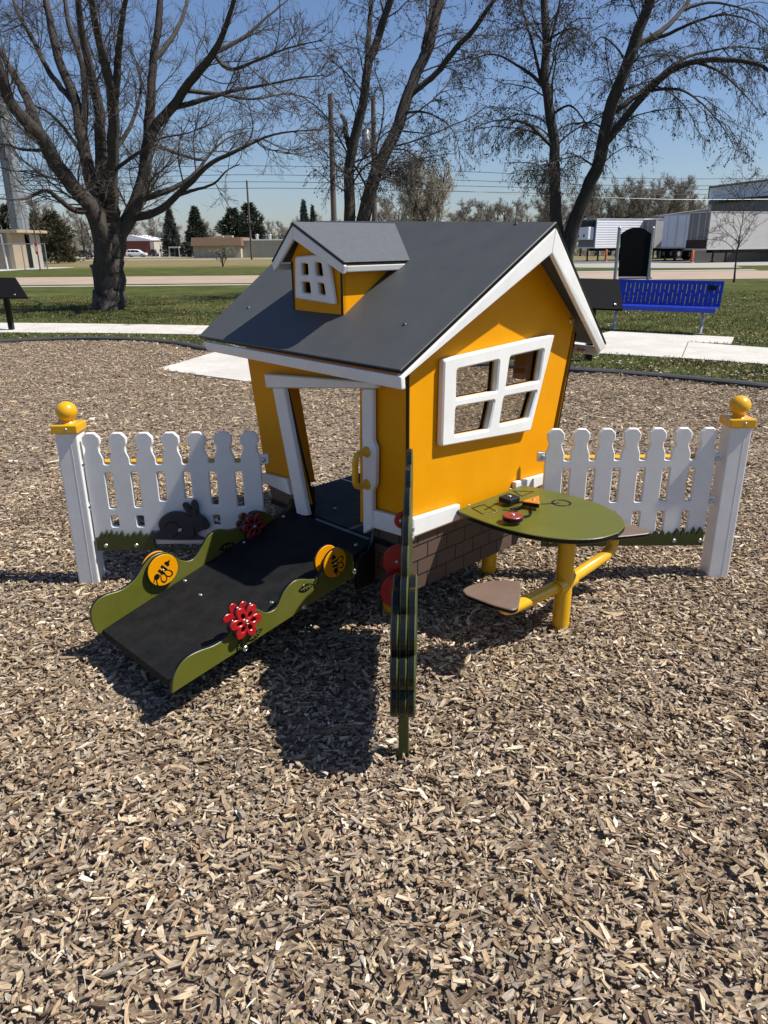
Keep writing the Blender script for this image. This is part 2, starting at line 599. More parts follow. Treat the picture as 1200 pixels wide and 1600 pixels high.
class MB:
    """Collects geometry that becomes one mesh."""

    def __init__(s):
        s.v, s.f, s.m, s.sm = [], [], [], []

    def add(s, v, f, m=0, smooth=False):
        b = len(s.v)
        s.v += [tuple(map(float, p)) for p in v]
        s.f += [[i + b for i in q] for q in f]
        s.m += [m] * len(f) if np.isscalar(m) else list(m)
        s.sm += [smooth] * len(f)
        return s

    def hexa(s, p, m=0, bev=0.0):
        """p: 8 points, bottom loop then top loop."""
        bm = bmesh.new()
        vv = [bm.verts.new(tuple(map(float, q))) for q in p]
        for q in ((0, 3, 2, 1), (4, 5, 6, 7), (0, 1, 5, 4), (1, 2, 6, 5), (2, 3, 7, 6), (3, 0, 4, 7)):
            bm.faces.new([vv[i] for i in q])
        bmesh.ops.recalc_face_normals(bm, faces=bm.faces)
        if bev:
            bmesh.ops.bevel(bm, geom=list(bm.edges), offset=bev, segments=2, affect='EDGES', profile=.6, clamp_overlap=True)
        bm.verts.index_update()
        s.add([v.co for v in bm.verts], [[v.index for v in f.verts] for f in bm.faces], m)
        bm.free()
        return s

    def box(s, lo, hi, m=0, bev=0.0):
        (a, b, c), (d, e, f) = lo, hi
        return s.hexa([(a, b, c), (d, b, c), (d, e, c), (a, e, c), (a, b, f), (d, b, f), (d, e, f), (a, e, f)], m, bev)

    def tube(s, pts, r, k=12, m=0, caps=True, closed=False):
        P = np.asarray(pts, float)
        n = len(P)
        rr = np.full(n, r) if np.isscalar(r) else np.asarray(r, float)
        T = np.gradient(P, axis=0) if not closed else np.roll(P, -1, 0) - np.roll(P, 1, 0)
        T /= np.linalg.norm(T, axis=1)[:, None] + 1e-12
        ref = np.array([0, 0, 1.0]) if abs(T[0][2]) < .9 else np.array([1.0, 0, 0])
        Nv = np.cross(T[0], ref)
        Nv /= np.linalg.norm(Nv)
        V = []
        for i in range(n):
            Nv = Nv - (Nv @ T[i]) * T[i]
            Nv /= np.linalg.norm(Nv)
            B = np.cross(T[i], Nv)
            for j in range(k):
                a = 2 * math.pi * j / k
                V.append(P[i] + rr[i] * (math.cos(a) * Nv + math.sin(a) * B))
        F = []
        for i in range(n if closed else n - 1):
            i2 = (i + 1) % n
            for j in range(k):
                j2 = (j + 1) % k
                F.append([i * k + j, i * k + j2, i2 * k + j2, i2 * k + j])
        s.add(V, F, m, True)
        if caps and not closed:
            s.add(V[:k], [list(range(k))[::-1]], m)
            s.add(V[-k:], [list(range(k))], m)
        return s

    def sphere(s, c, r, m=0, nu=20, nv=12, sc_=(1, 1, 1)):
        V, F = [], []
        for i in range(nv + 1):
            th = math.pi * i / nv
            for j in range(nu):
                ph = 2 * math.pi * j / nu
                V.append((c[0] + r * sc_[0] * math.sin(th) * math.cos(ph), c[1] + r * sc_[1] * math.sin(th) * math.sin(ph), c[2] + r * sc_[2] * math.cos(th)))
        for i in range(nv):
            for j in range(nu):
                j2 = (j + 1) % nu
                F.append([i * nu + j, (i + 1) * nu + j, (i + 1) * nu + j2, i * nu + j2])
        return s.add(V, F, m, True)

    def plate(s, outer, holes, O, a, b, n, t, off=0.0, bev=.002, mf=0, me=1):
        """A flat sheet with a chamfered rim. outer/holes are 2-D loops in (a, b); it fills off..off+t along n."""
        O, a, b, n = (np.asarray(q, float) for q in (O, a, b, n))

        def area(p):
            x, y = np.asarray(p).T
            return .5 * np.sum(x * np.roll(y, -1) - np.roll(x, -1) * y)
        loops = []
        for i, l in enumerate([outer] + list(holes)):
            l = [tuple(q) for q in l]
            if (area(l) > 0) != (i == 0):
                l = l[::-1]
            loops.append(np.asarray(l, float))
        hand = np.dot(np.cross(a, b), n) > 0

        def inset(p, d):
            e = np.roll(p, -1, 0) - p
            e /= np.linalg.norm(e, axis=1)[:, None] + 1e-12
            nn = np.stack([-e[:, 1], e[:, 0]], 1)
            n0 = np.roll(nn, 1, 0)
            den = np.maximum(1 + np.sum(n0 * nn, 1), .35)
            return p + d * (n0 + nn) / den[:, None]

        def to3(p, h):
            return O + p[:, :1] * a + p[:, 1:] * b + h * n
        V, F, M = [], [], []
        ins = [inset(l, bev) for l in loops]
        hs = [(ins, off), (loops, off + bev), (loops, off + t - bev), (ins, off + t)]
        base = []
        for L_, h in hs:
            bb = []
            for l in L_:
                bb.append(len(V))
                V += list(to3(l, h))
            base.append(bb)
        for k in range(3):
            for li, l in enumerate(loops):
                c = len(l)
                for i in range(c):
                    j = (i + 1) % c
                    q = [base[k][li] + i, base[k][li] + j, base[k + 1][li] + j, base[k + 1][li] + i]
                    F.append(q if hand else q[::-1])
                    M.append(me if k == 1 else mf)
        tri = tessellate_polygon([[Vector((x, y, 0)) for x, y in l] for l in ins])
        flat = []
        for li, l in enumerate(ins):
            flat += [(li, i) for i in range(len(l))]
        allp = np.concatenate(ins)
        for t3 in tri:
            p = allp[list(t3)]
            ar = (p[1][0] - p[0][0]) * (p[2][1] - p[0][1]) - (p[2][0] - p[0][0]) * (p[1][1] - p[0][1])
            t3 = list(t3) if ar > 0 else list(t3)[::-1]
            topf = [base[3][flat[i][0]] + flat[i][1] for i in t3]
            botf = [base[0][flat[i][0]] + flat[i][1] for i in t3][::-1]
            F += [topf if hand else topf[::-1], botf if hand else botf[::-1]]
            M += [mf, mf]
        return s.add(V, F, M)

    def build(s, name, mats, parent=None, world=True, label=None):
        return mesh_obj(name, s.v, s.f, mats, parent, fm=s.m, world=world, label=label, smooth_mask=s.sm)


def rounded(p, r, seg=4):
    """Fillet the corners of a 2-D loop."""
    p = [np.asarray(q, float) for q in p]
    out = []
    n = len(p)
    for i in range(n):
        a, b, c = p[i - 1], p[i], p[(i + 1) % n]
        ri = r[i] if not np.isscalar(r) else r
        d1, d2 = a - b, c - b
        l1, l2 = np.linalg.norm(d1), np.linalg.norm(d2)
        if ri <= 0:
            out.append(tuple(b))
            continue
        k = min(ri, l1 * .45, l2 * .45)
        q1, q2 = b + d1 / l1 * k, b + d2 / l2 * k
        for t in np.linspace(0, 1, seg + 1):
            out.append(tuple((1 - t) ** 2 * q1 + 2 * t * (1 - t) * b + t * t * q2))
    return out


def crv(p, n=6, closed=False):
    """Catmull-Rom through points of any dimension."""
    P = np.asarray(p, float)
    m = len(P)
    out = []
    for i in range(m if closed else m - 1):
        if closed:
            a, b, c, d = P[i - 1], P[i], P[(i + 1) % m], P[(i + 2) % m]
        else:
            a, b, c, d = P[max(i - 1, 0)], P[i], P[i + 1], P[min(i + 2, m - 1)]
        for t in np.arange(n) / n:
            out.append(.5 * ((2 * b) + (-a + c) * t + (2 * a - 5 * b + 4 * c - d) * t * t + (-a + 3 * b - 3 * c + d) * t ** 3))
    if not closed:
        out.append(P[-1])
    return np.array(out)


def circ(cx, cy, r, n=28, ry=None):
    ry = ry or r
    return [(cx + r * math.cos(2 * math.pi * i / n), cy + ry * math.sin(2 * math.pi * i / n)) for i in range(n)]


def stroke(pts, wd):
    """A thick 2-D line as a closed loop."""
    P = np.asarray(pts, float)
    T = np.gradient(P, axis=0)
    T /= np.linalg.norm(T, axis=1)[:, None]
    Nn = np.stack([-T[:, 1], T[:, 0]], 1)
    return [tuple(q) for q in P + Nn * wd / 2] + [tuple(q) for q in (P - Nn * wd / 2)[::-1]]


def bolt(mb, c, n, r=.009, m=0):
    """A domed screw head on a surface with normal n."""
    c, n = np.asarray(c, float), np.asarray(n, float)
    n = n / np.linalg.norm(n)
    ref = np.array([0, 0, 1.0]) if abs(n[2]) < .9 else np.array([1.0, 0, 0])
    a = np.cross(n, ref)
    a /= np.linalg.norm(a)
    b = np.cross(n, a)
    prof = [(1.0, 0), (1.0, .25), (.8, .5), (.45, .66), (.42, .50), (.0, .45)]
    V, F = [], []
    k = 10
    for rr, h in prof:
        for j in range(k):
            t = 2 * math.pi * j / k
            V.append(c + r * (rr * (math.cos(t) * a + math.sin(t) * b) + h * n))
    for i in range(len(prof) - 1):
        for j in range(k):
            j2 = (j + 1) % k
            F.append([i * k + j, i * k + j2, (i + 1) * k + j2, (i + 1) * k + j])
    mb.add(V, F, m, False)
    return mb
# ================================================================== playhouse
X3, Y3, Z3 = np.eye(3)
GA = ((0, 0, 0), X3, Z3, -Y3)          # gable wall frame: across, up, outward
DO = ((0, 0, 0), Y3, Z3, -X3)          # door wall frame


def HB(mb, name, mats, parent, label=None):
    """Build from playhouse coordinates (u, v, z)."""
    v = np.asarray(mb.v)
    mb.v = (NC + v[:, :1] * DR + v[:, 1:2] * DL + np.stack([0 * v[:, 2], 0 * v[:, 2], v[:, 2]], 1)).tolist()
    return mb.build(name, mats, parent, True, label)


def at(fr, p, h=0.0):
    O, a, b, n = fr
    return np.asarray(O) + p[0] * np.asarray(a) + p[1] * np.asarray(b) + h * np.asarray(n)


def slab(mb, P, t, bev=.003, mf=0, me=1):
    """Sheet of thickness t hanging under the nearly flat loop P."""
    P = np.asarray(P, float)
    a = P[1] - P[0]
    a /= np.linalg.norm(a)
    n = np.cross(P[1] - P[0], P[-1] - P[0])
    n /= np.linalg.norm(n)
    if n[2] < 0:
        n = -n
    b = np.cross(n, a)
    q = [((p - P[0]) @ a, (p - P[0]) @ b) for p in P]
    return mb.plate(q, [], P[0], a, b, n, t, -t, bev, mf, me)


def board(mb, tops, bots, th, bev=.005):
    """A board whose outer face runs tops[0]-tops[1]-bots[1]-bots[0]; th is the vector to its inner face."""
    t0, t1, b0, b1 = (np.asarray(q, float) for q in (*tops, *bots))
    th = np.asarray(th, float)
    return mb.hexa([b0, b1, b1 + th, b0 + th, t0, t1, t1 + th, t0 + th], 0, bev)


def brick_mat(name, axis):
    m, t, b, N, L = nodes_of(name)
    tc = N("ShaderNodeTexCoord")
    sp = N("ShaderNodeSeparateXYZ")
    L(tc.outputs['Object'], sp.inputs[0])
    cb = N("ShaderNodeCombineXYZ")
    L(sp.outputs[axis], cb.inputs[0])
    L(sp.outputs[2], cb.inputs[1])
    ad = N("ShaderNodeVectorMath")
    ad.inputs[1].default_value = (2.01, .032, 0)
    L(cb.outputs[0], ad.inputs[0])
    br = N("ShaderNodeTexBrick")
    br.inputs['Scale'].default_value = 1
    br.inputs['Brick Width'].default_value = .118
    br.inputs['Row Height'].default_value = .066
    br.inputs['Mortar Size'].default_value = .0032
    br.inputs['Mortar Smooth'].default_value = .05
    br.inputs['Color1'].default_value = (.105, .070, .054, 1)
    br.inputs['Color2'].default_value = (.088, .057, .044, 1)
    br.inputs['Mortar'].default_value = (.009, .008, .008, 1)
    L(ad.outputs[0], br.inputs['Vector'])
    L(br.outputs[0], b.inputs['Base Color'])
    bp = N("ShaderNodeBump")
    bp.inputs['Strength'].default_value = 1
    bp.inputs['Distance'].default_value = .004
    bp.invert = True
    L(br.outputs[1], bp.inputs['Height'])
    L(bp.outputs[0], b.inputs['Normal'])
    b.inputs['Roughness'].default_value = .45
    return m


house = thing('playhouse', 'small yellow crooked playhouse with grey roof, white trim and a dormer', 'playhouse', wor(0, 0, 0), A)

# window openings of the gable wall
WPX = [[(714, 577), (780, 562), (776, 612), (713, 624)], [(797, 557), (850, 545), (842, 596), (790, 607)],
       [(712, 636), (773, 625), (763, 672), (710, 682)], [(787, 620), (839, 610), (826, 655), (780, 665)]]
WH = [rounded([GU(x, y, -.03) for x, y in q], .012) for q in WPX]
WF = rounded([GU(694, 562, -.03), GU(867, 522, -.03), GU(829, 673, -.03), GU(690, 698, -.03)], .012)

mb = MB()
mb.plate([(0, .405), (.920, .405), (.935, .47), (1.098, 1.165), (.667, 1.527), (0, 1.105)], WH, *GA, .02, -.02, .0015)
HB(mb, 'wall', [YEL, BLK], house)
fr = MB().plate(WF, WH, *GA, .032, .0005, .006, 0, 0)
fr = HB(fr, 'window_frame', [WHT], house)
x0, x1 = GU(694, 560)[0], GU(867, 522)[0]
for q in WH:
    c = np.mean(q, 0)
    big = [tuple(c + (np.asarray(p) - c) * 1.04) for p in q]
    HB(MB().plate(big, [], *GA, .004, -.013, .0005, 0, 0), 'window_pane', [PANE], fr)

# door wall with its opening
DL_, DR_ = [(443, 606), (481, 804)], [(564, 607), (567, 833)]
ol = [(.021, .405), (DV(567, 833)[0] + .02, .405), (DV(564, 607)[0] + .012, .975), (DV(443, 606)[0] - .012, .905),
      (DV(481, 804)[0] - .03, .405), (.925, .405), (.933, .464), (1.03, 1.08), (.021, 1.06)]
HB(MB().plate(ol, [], *DO, .018, -.022, .0015), 'wall', [YEL, BLK], house)
# far gable wall: a front strip, a back strip and a lintel round a wide opening
mb = MB()
G2 = ((0, .93, 0), X3, Z3, Y3)
mb.plate([(0.02, .38), (.285, .38), (.20, .93), (.78, .98), (.78, .38), (.93, .38), (1.098, 1.165), (.69, 1.54), (.02, 1.115)], [], *G2, .018, -.018, .0015)
HB(mb, 'wall', [YEL, BLK], house)
# back wall, open except for a strip each side and a deep lintel
mb = MB()
D2 = ((.945, 0, 0), Y3, Z3 + .21 * X3, X3)
mb.plate([(.03, .38), (.235, .38), (.24, .86), (.335, .86), (.34, .99), (.80, .99), (.80, .38), (.90, .38), (.90, 1.10), (.03, 1.10)], [], *D2, .018, -.018, .0015)
HB(mb, 'wall', [YEL, BLK], house)
mb = MB()
mb.box((.022, .62, .362), (.040, .92, .475), 0, .003)
HB(mb, 'kick_panel', [NAVY], house)

# trim round the foot of the walls
mb = MB()
board(mb, [(0, -.024, .500), (.283, -.024, .487)], [(0, -.024, .424), (.283, -.024, .422)], (0, .022, 0))
HB(mb, 'base_trim', [WHT], house)
mb = MB()
board(mb, [(.672, -.024, .492), (.928, -.024, .476)], [(.672, -.024, .424), (.934, -.024, .430)], (0, .022, 0))
HB(mb, 'base_trim', [WHT], house)
mb = MB()
board(mb, [(-.024, -.024, .500), (-.024, .204, .490)], [(-.024, -.024, .424), (-.024, .206, .414)], (.022, 0, 0))
HB(mb, 'base_trim', [WHT], house)
mb = MB()
board(mb, [(-.024, .742, .500), (-.024, .945, .486)], [(-.024, .718, .428), (-.024, .935, .444)], (.022, 0, 0))
HB(mb, 'base_trim', [WHT], house)
# brick pattern skirting
mb = MB().plate([(.036, .172), (.742, .166), (.905, .422), (.001, .422)], [], *GA, .016, -.019, .0015, 0, 1)
HB(mb, 'brick_skirting', [brick_mat('brick_pattern_gable', 0), BLK], house)
DBR = brick_mat('brick_pattern_door', 1)
mb = MB().plate([(.02, .172), (.20, .176), (.20, .422), (.02, .422)], [], *DO, .016, -.019, .0015, 0, 1)
HB(mb, 'brick_skirting', [DBR, BLK], house)
mb = MB().plate([(.725, .19), (.84, .19), (.915, .43), (.715, .43)], [], *DO, .016, -.019, .0015, 0, 1)
HB(mb, 'brick_skirting', [DBR, BLK], house)

# door frame and handle
DF = ((0, 0, 0), Y3, Z3, -X3)
mb = MB()
U = -.03
mb.plate(rounded([DV(413, 584, U), DV(588, 597, U), DV(589, 607, U), DV(416, 606, U)], .006), [], *DF, .030, .0045, .005, 0, 0)
HB(mb, 'door_lintel', [WHT], house)
mb = MB().plate(rounded([DV(425, 606.5, U), DV(443, 606.5, U), DV(481, 806, U), DV(464, 807, U)], .006), [], *DF, .026, .0045, .005, 0, 0)
HB(mb, 'door_jamb', [WHT], house)
jp = [(564, 608), (581, 608), (581.5, 690), (586.5, 700), (586, 758), (581, 768), (582, 826), (567, 835)]
jb = HB(MB().plate(rounded([DV(x, y, U) for x, y in jp], .012), [], *DF, .026, .0045, .005, 0, 0), 'door_jamb', [WHT], house)
a1, a2 = DV(573, 706, U), DV(573, 757, U)
hp = [(-.030, a1[0], a1[1]), (-.060, a1[0], a1[1]), (-.082, a1[0], a1[1] - .006), (-.092, a1[0], a1[1] - .025), (-.092, (a1[0] + a2[0]) / 2, (a1[1] + a2[1]) / 2),
      (-.092, a2[0], a2[1] + .025), (-.082, a2[0], a2[1] + .006), (-.060, a2[0], a2[1]), (-.030, a2[0], a2[1])]
mb = MB().tube(crv(hp, 5), .0125, 14)
for q in (a1, a2):
    mb.tube([(-.030, q[0], q[1]), (-.034, q[0], q[1]), (-.045, q[0], q[1])], [.023, .022, .0135], 16)
HB(mb, 'door_handle', [YELT], house)

# floor
mb = MB().box((.0, .03, .338), (.93, .905, .360), 0, .003)
mb.box((.44, .05, .3605), (.448, .90, .3625), 1)
for q in ((.12, .33), (.12, .58), (.40, .33), (.40, .62), (.62, .5)):
    bolt(mb, (*q, .360), (0, 0, 1), .008, 1)
HB(mb, 'floor', [NAVY, STEEL], house)
mb = MB()
for u, v in ((.70, .125), (.075, .175), (.12, .80), (.70, .80)):
    l = MB().tube([(u, v, -.05), (u, v, .34)], .036, 22)
    HB(l, 'leg', [YELT], house)

# ---- roof
TN, RN, RL, TL = (np.array(q) for q in ((-.10, -.05, 1.085), (.663, -.15, 1.573), (.700, 1.33, 1.605), (-.10, 1.25, 1.103)))
BN, BL = np.array((1.318, -.05, 1.047)), np.array((1.33, 1.22, 1.06))
ST = .019
NF = np.cross(RN - TN, TL - TN)
NF /= np.linalg.norm(NF)
NF = NF if NF[2] > 0 else -NF


def RP(px, py):                                     # where a sight line meets the front slope
    nw = NF[0] * DR + NF[1] * DL + np.array([0, 0, NF[2]])
    return loc(hit(px, py, wor(*TN), nw))


mb = slab(MB(), [TN, RN, RL, TL], ST, .003)
for px, py in ((388, 481), (632, 507), (806, 350)):
    bolt(mb, RP(px, py), NF, .0075, 2)
roof = HB(mb, 'roof', [GRY, BLK, SCREW], house)
mb = slab(MB(), [RN + (.004, 0, -.003), BN, BL, RL + (.004, 0, -.003)], ST, .003)
HB(mb, 'roof', [GRY, BLK], house)
dn = np.array([0, 0, -.0215])


def PL(px, py, v):
    return loc(hit(px, py, wor(0, v, 0), DL))


k1, k2 = PL(639, 586, -.058), PL(863, 396, -.15)
k0 = k1 + (k1 - k2) * ((k1[0] + .088) / (k2[0] - k1[0]))
mb = MB()
board(mb, [TN + dn + (0, .002, 0), RN + dn], [k0, k2], (0, .022, 0), .006)
HB(mb, 'rake_board', [WHT], house)
mb = MB()
kr = PL(938, 550, -.05)
board(mb, [RN + dn + (.001, 0, -.002), BN + dn], [k2 + (.001, 0, 0), kr], (0, .022, 0), .006)
HB(mb, 'rake_board', [WHT], house)
mb = MB()
board(mb, [TN + dn + (-.004, -.006, 0), TL + dn + (0, -.03, 0)], [TN + (.0, -.006, -.068), TL + (.005, -.055, -.064)], (.022, 0, 0), .006)
HB(mb, 'fascia_board', [WHT], house)
mb = MB()
board(mb, [BN + dn + (-.002, .024, 0), BL + dn], [BN + (-.012, .024, -.060), BL + (-.012, 0, -.060)], (-.022, 0, 0), .006)
for v in (.05, .075):
    bolt(mb, (1.282, v, 1.0), (-1, 0, .1), .012, 1)
HB(mb, 'fascia_board', [WHT, STEEL], house)
mb = MB()
bolt(mb, (*GU(891, 501, 0)[:1], -.001, GU(891, 501, 0)[1]), -Y3, .013)
HB(mb, 'bolt', [STEEL], house)

# ---- dormer
b1 = RP(537, 492)
b0 = RP(458, 485)
UD = (b0[0] + b1[0]) / 2
dorm_wR, dorm_wL = DV(537, 492, UD), DV(458, 485, UD)
er, ap, el = DV(538, 409, UD - .045), DV(456, 346, UD - .045), DV(424, 407, UD - .045)
zt = er[1]


def rz_(u, v):
    """Height of the front slope."""
    return TN[2] - (NF[0] * (u - TN[0]) + NF[1] * (v - TN[1])) / NF[2]


wph = [[(470, 411), (481, 412), (482, 430), (471, 429)], [(491, 409), (502, 411), (505, 432), (493, 430)],
       [(471, 440), (484, 441), (486, 459), (472, 457)], [(496, 441), (506, 443), (509, 462), (498, 459)]]
wh = [rounded([DV(x, y, UD - .02) for x, y in q], .009) for q in wph]
wf = rounded([DV(461, 401, UD - .02), DV(512, 396, UD - .02), DV(523, 476, UD - .02), DV(461.5, 466, UD - .02)], .010)
vm = ap[0]
und = .024
mb = MB()
mb.plate([(dorm_wR[0], dorm_wR[1]), (dorm_wL[0], dorm_wL[1]), (dorm_wL[0] - .004, zt + .005), (vm, ap[1] - und - .03), (dorm_wR[0], zt + .005)], wh, (UD, 0, 0), Y3, Z3, -X3, .016, -.018, .001)
dorm = HB(mb, 'dormer', [YEL, BLK], house)
for vv, s in ((dorm_wR[0], -1), (dorm_wL[0], 1)):
    u1 = UD + .33
    P = [(UD, rz_(UD, vv) - .004), (UD + .36, rz_(UD + .36, vv) - .004), (UD + .36, zt - .004), (UD, zt - .004)]
    mb = MB().plate(P, [], (0, vv, 0), X3, Z3, s * Y3, .016, -.016, .001)
    HB(mb, 'dormer_wall', [YEL, BLK], dorm)
HB(MB().plate(wf, wh, (UD, 0, 0), Y3, Z3, -X3, .022, .001, .005, 0, 0), 'window_frame', [WHT], dorm)


def slope_u(v, z):
    """u where the front slope is at height z."""
    return TN[0] + (NF[2] * (TN[2] - z) - NF[1] * (v - TN[1])) / NF[0]


UF = UD - .045
er3, ap3, el3 = np.array((UF, er[0], er[1])), np.array((UF, ap[0], ap[1])), np.array((UF, el[0], er[1]))
erb = np.array((slope_u(er[0], er[1]) + .01, er[0], er[1]))
apb = np.array((slope_u(ap[0], ap[1]) + .01, ap[0], ap[1]))
elb = np.array((slope_u(el[0], er[1]) + .01, el[0], er[1]))
mb = slab(MB(), [er3, erb, apb, ap3], .013, .002)
slab(mb, [ap3 + (0, .001, -.002), apb + (0, .001, -.002), elb, el3], .013, .002)
HB(mb, 'dormer_roof', [surf('sunlit_grey_roof_plastic', (.108, .113, .117), .36, .10, 60, .4, 700, spec=.5), BLK], dorm)  # same plastic as the main roof, sun sheen painted in as a lighter base
d2 = np.array([0, 0, -.0155])
mb = MB()
board(mb, [er3 + d2, ap3 + d2], [DV3 for DV3 in (np.array((UF, er[0] + .012, er[1] - .046)), np.array((UF, vm, ap[1] - .068)))], (.016, 0, 0), .004)
board(mb, [ap3 + d2 + (.0005, .001, 0), el3 + d2], [np.array((UF, vm + .001, ap[1] - .068)), np.array((UF, el[0] - .016, er[1] - .044))], (.016, 0, 0), .004)
board(mb, [er3 + d2 + (.018, .002, 0), erb + d2 + (-.02, .002, 0)], [er3 + (.018, .010, -.040), erb + (-.06, .010, -.040)], (0, .012, 0), .004)
board(mb, [el3 + d2 + (.018, -.002, 0), elb + d2 + (-.02, -.002, 0)], [el3 + (.018, -.010, -.040), elb + (-.06, -.010, -.040)], (0, -.012, 0), .004)
HB(mb, 'fascia_board', [WHT], dorm)

# ================================================================== entry ramp
VR, VL = .175, .745
ramp = thing('entry_ramp', 'black ribbed entry ramp with wavy olive side panels up to the playhouse door', 'ramp', wor(-.55, .46, 0), A)
RU, RZ = -.955, .105
top = .358


def rzz(u):
    return top + (top - RZ) * (u + .03) / (-.03 - RU) if u < -.03 else top


mb = MB()
mb.hexa([(RU, VR + .001, RZ - .03), (-.03, VR + .001, top - .03), (-.03, VL - .019, top - .03), (RU, VL - .019, RZ - .03),
         (RU, VR + .001, RZ), (-.03, VR + .001, top), (-.03, VL - .019, top), (RU, VL - .019, RZ)], 0, .003)
mb.box((-.03 + .002, VR + .03, top - .02), (-.001, VL - .03, top - .003), 1, .002)
nr = np.array([-(top - RZ), 0, (-.03 - RU)])
for u, v in ((-.60, .70), (-.30, .70), (-.08, .70), (-.08, .22), (-.5, .24), (-.62, .55)):
    bolt(mb, (u, v, rzz(u)), nr, .008, 2)
HB(mb, 'ramp_surface', [RIB, BLK, STEEL], ramp)

rp = [(265, 1081), (267, 1058), (276, 1038), (289, 1024), (308, 1014), (330, 1006), (352, 991), (368, 966), (380, 952), (397, 949), (412, 955), (428, 947), (440, 922), (455, 906), (470, 903),
      (488, 903), (500, 890), (508, 868), (520, 856), (534, 856), (547, 866)]
P = [GU(x, y, VR) for x, y in rp]
o1 = [tuple(q) for q in crv(P, 4)] + [GU(549, 899, VR)]
RG = ((0, VR, 0), X3, Z3, -Y3)
mb = MB().plate(o1, [], *RG, .017, 0, .002)
for x, y in ((383, 1013), (475, 949), (553, 893)):
    bolt(mb, (*GU(x, y, VR - .017)[:1], VR - .0175, GU(x, y, VR - .017)[1]), -Y3, .011, 2)
psR = HB(mb, 'side_panel', [GRN, BLK, STEEL], ramp)
lp = [(150, 988), (144, 972), (143, 956), (150, 941), (166, 930), (190, 922), (211, 906), (228, 880), (243, 867), (262, 864), (284, 876), (302, 874), (316, 855), (326, 838), (342, 828), (362, 828), (378, 822), (389, 806), (402, 798),
      (418, 802), (430, 808), (446, 800), (456, 785), (466, 772)]
P = [GU(x, y, VL - .018) for x, y in lp]
o2 = [tuple(q) for q in crv(P, 4)]
o2 += [(o2[-1][0] + .01, .33), (-.03, .325), (RU + .012, RZ - .032)]
LG = ((0, VL, 0), X3, Z3, -Y3)
mb = MB().plate(o2, [], *LG, .017, 0, .002)
for x, y in ((356, 873), (481, 812)):
    q = GU(x, y, VL - .02)
    bolt(mb, (q[0], VL - .0175, q[1]), -Y3, .010, 2)
psL = HB(mb, 'side_panel', [GRN, BLK, STEEL], ramp)
mb = MB().plate([(-.135, .18), (-.135, .30), (-.11, .325), (-.07, .335), (-.045, .36), (-.030, .41), (-.03, .18)], [], (0, VR + .001, 0), X3, Z3, -Y3, .015, 0, .002, 0, 0)
HB(mb, 'bracket', [BLK], ramp)


def bee(fr, c, r, ang, parent, side=1, far=True):
    """Yellow disc with an engraved bee; fr is the panel frame, its near face 0.017 out."""
    c = np.asarray(c)
    mb = MB()
    O, a, b, n = (np.asarray(q, float) for q in fr)
    mb.plate([tuple(c + q) for q in np.asarray(circ(0, 0, r, 40))], [], O, a, b, n, .014, .026, .002)
    mb.plate([tuple(c + q) for q in np.asarray(circ(0, 0, r * .5, 20))], [], O, a, b, n, .009, .0172, .001, 1, 1)
    if far:
        mb.plate([tuple(c + q) for q in np.asarray(circ(0, 0, r, 40))], [], O, a, b, n, .014, -.024, .002)
    ca, sa = math.cos(ang), math.sin(ang)

    def T(p):
        return [tuple(c + 1.28 * r * np.array([ca * (x - .05) - sa * (y + .05), sa * (x - .05) + ca * (y + .05)])) for x, y in p]
    top_ = .0402

    def ink(p):
        mb.plate(T(p), [], O, a, b, n, .0012, top_, .0002, 1, 1)
    ink(circ(-.36, .02, .15, 16))
    for s in (-.06, .17, .40):
        ink([(s - .07, -.20 + abs(s - .1) * .2), (s + .05, -.22 + abs(s - .1) * .22), (s + .05, .22 - abs(s - .1) * .22), (s - .07, .20 - abs(s - .1) * .2)])
    ink([(.46, -.09), (.58, -.02), (.66, 0), (.58, .03), (.46, .09)])
    for s in (-1, 1):
        th = np.linspace(-.2, 1.2, 7)
        ink(stroke([(-.42 - .24 * t, .0 + .12 * s * t - .18 * t * t + s * .02) for t in np.linspace(0, 1, 6)], .05))
    for k, w_ in ((-2.15, .9), (-1.35, .9)):
        L_ = []
        for t in np.linspace(0, 2 * math.pi, 22)[:-1]:
            x, y = .34 + .31 * math.cos(t), .16 * math.sin(t) * (1 + .3 * math.cos(t))
            L_.append((math.cos(k) * x - math.sin(k) * y, math.sin(k) * x + math.cos(k) * y))
        inn = [tuple(np.asarray(q) * .0 + (np.mean(L_, 0) + (np.asarray(q) - np.mean(L_, 0)) * .76)) for q in L_]
        mb.plate(T(L_), [T(inn)], O, a, b, n, .0012, top_, .0002, 1, 1)
    bolt(mb, at(fr, c, top_ + .001), n, .006, 2)
    return HB(mb, 'bee_disc', [YEL if True else 0, BLK, STEEL], parent)


def flower_loop(c, r, n=6, ph=0.0, k=108):
    def q(t):
        return r * (.50 + .50 * abs(math.cos((n * t + ph) / 2)) ** .75)
    return [(c[0] + q(t) * math.cos(t), c[1] + q(t) * math.sin(t)) for t in np.linspace(0, 2 * math.pi, k + 1)[:-1]]


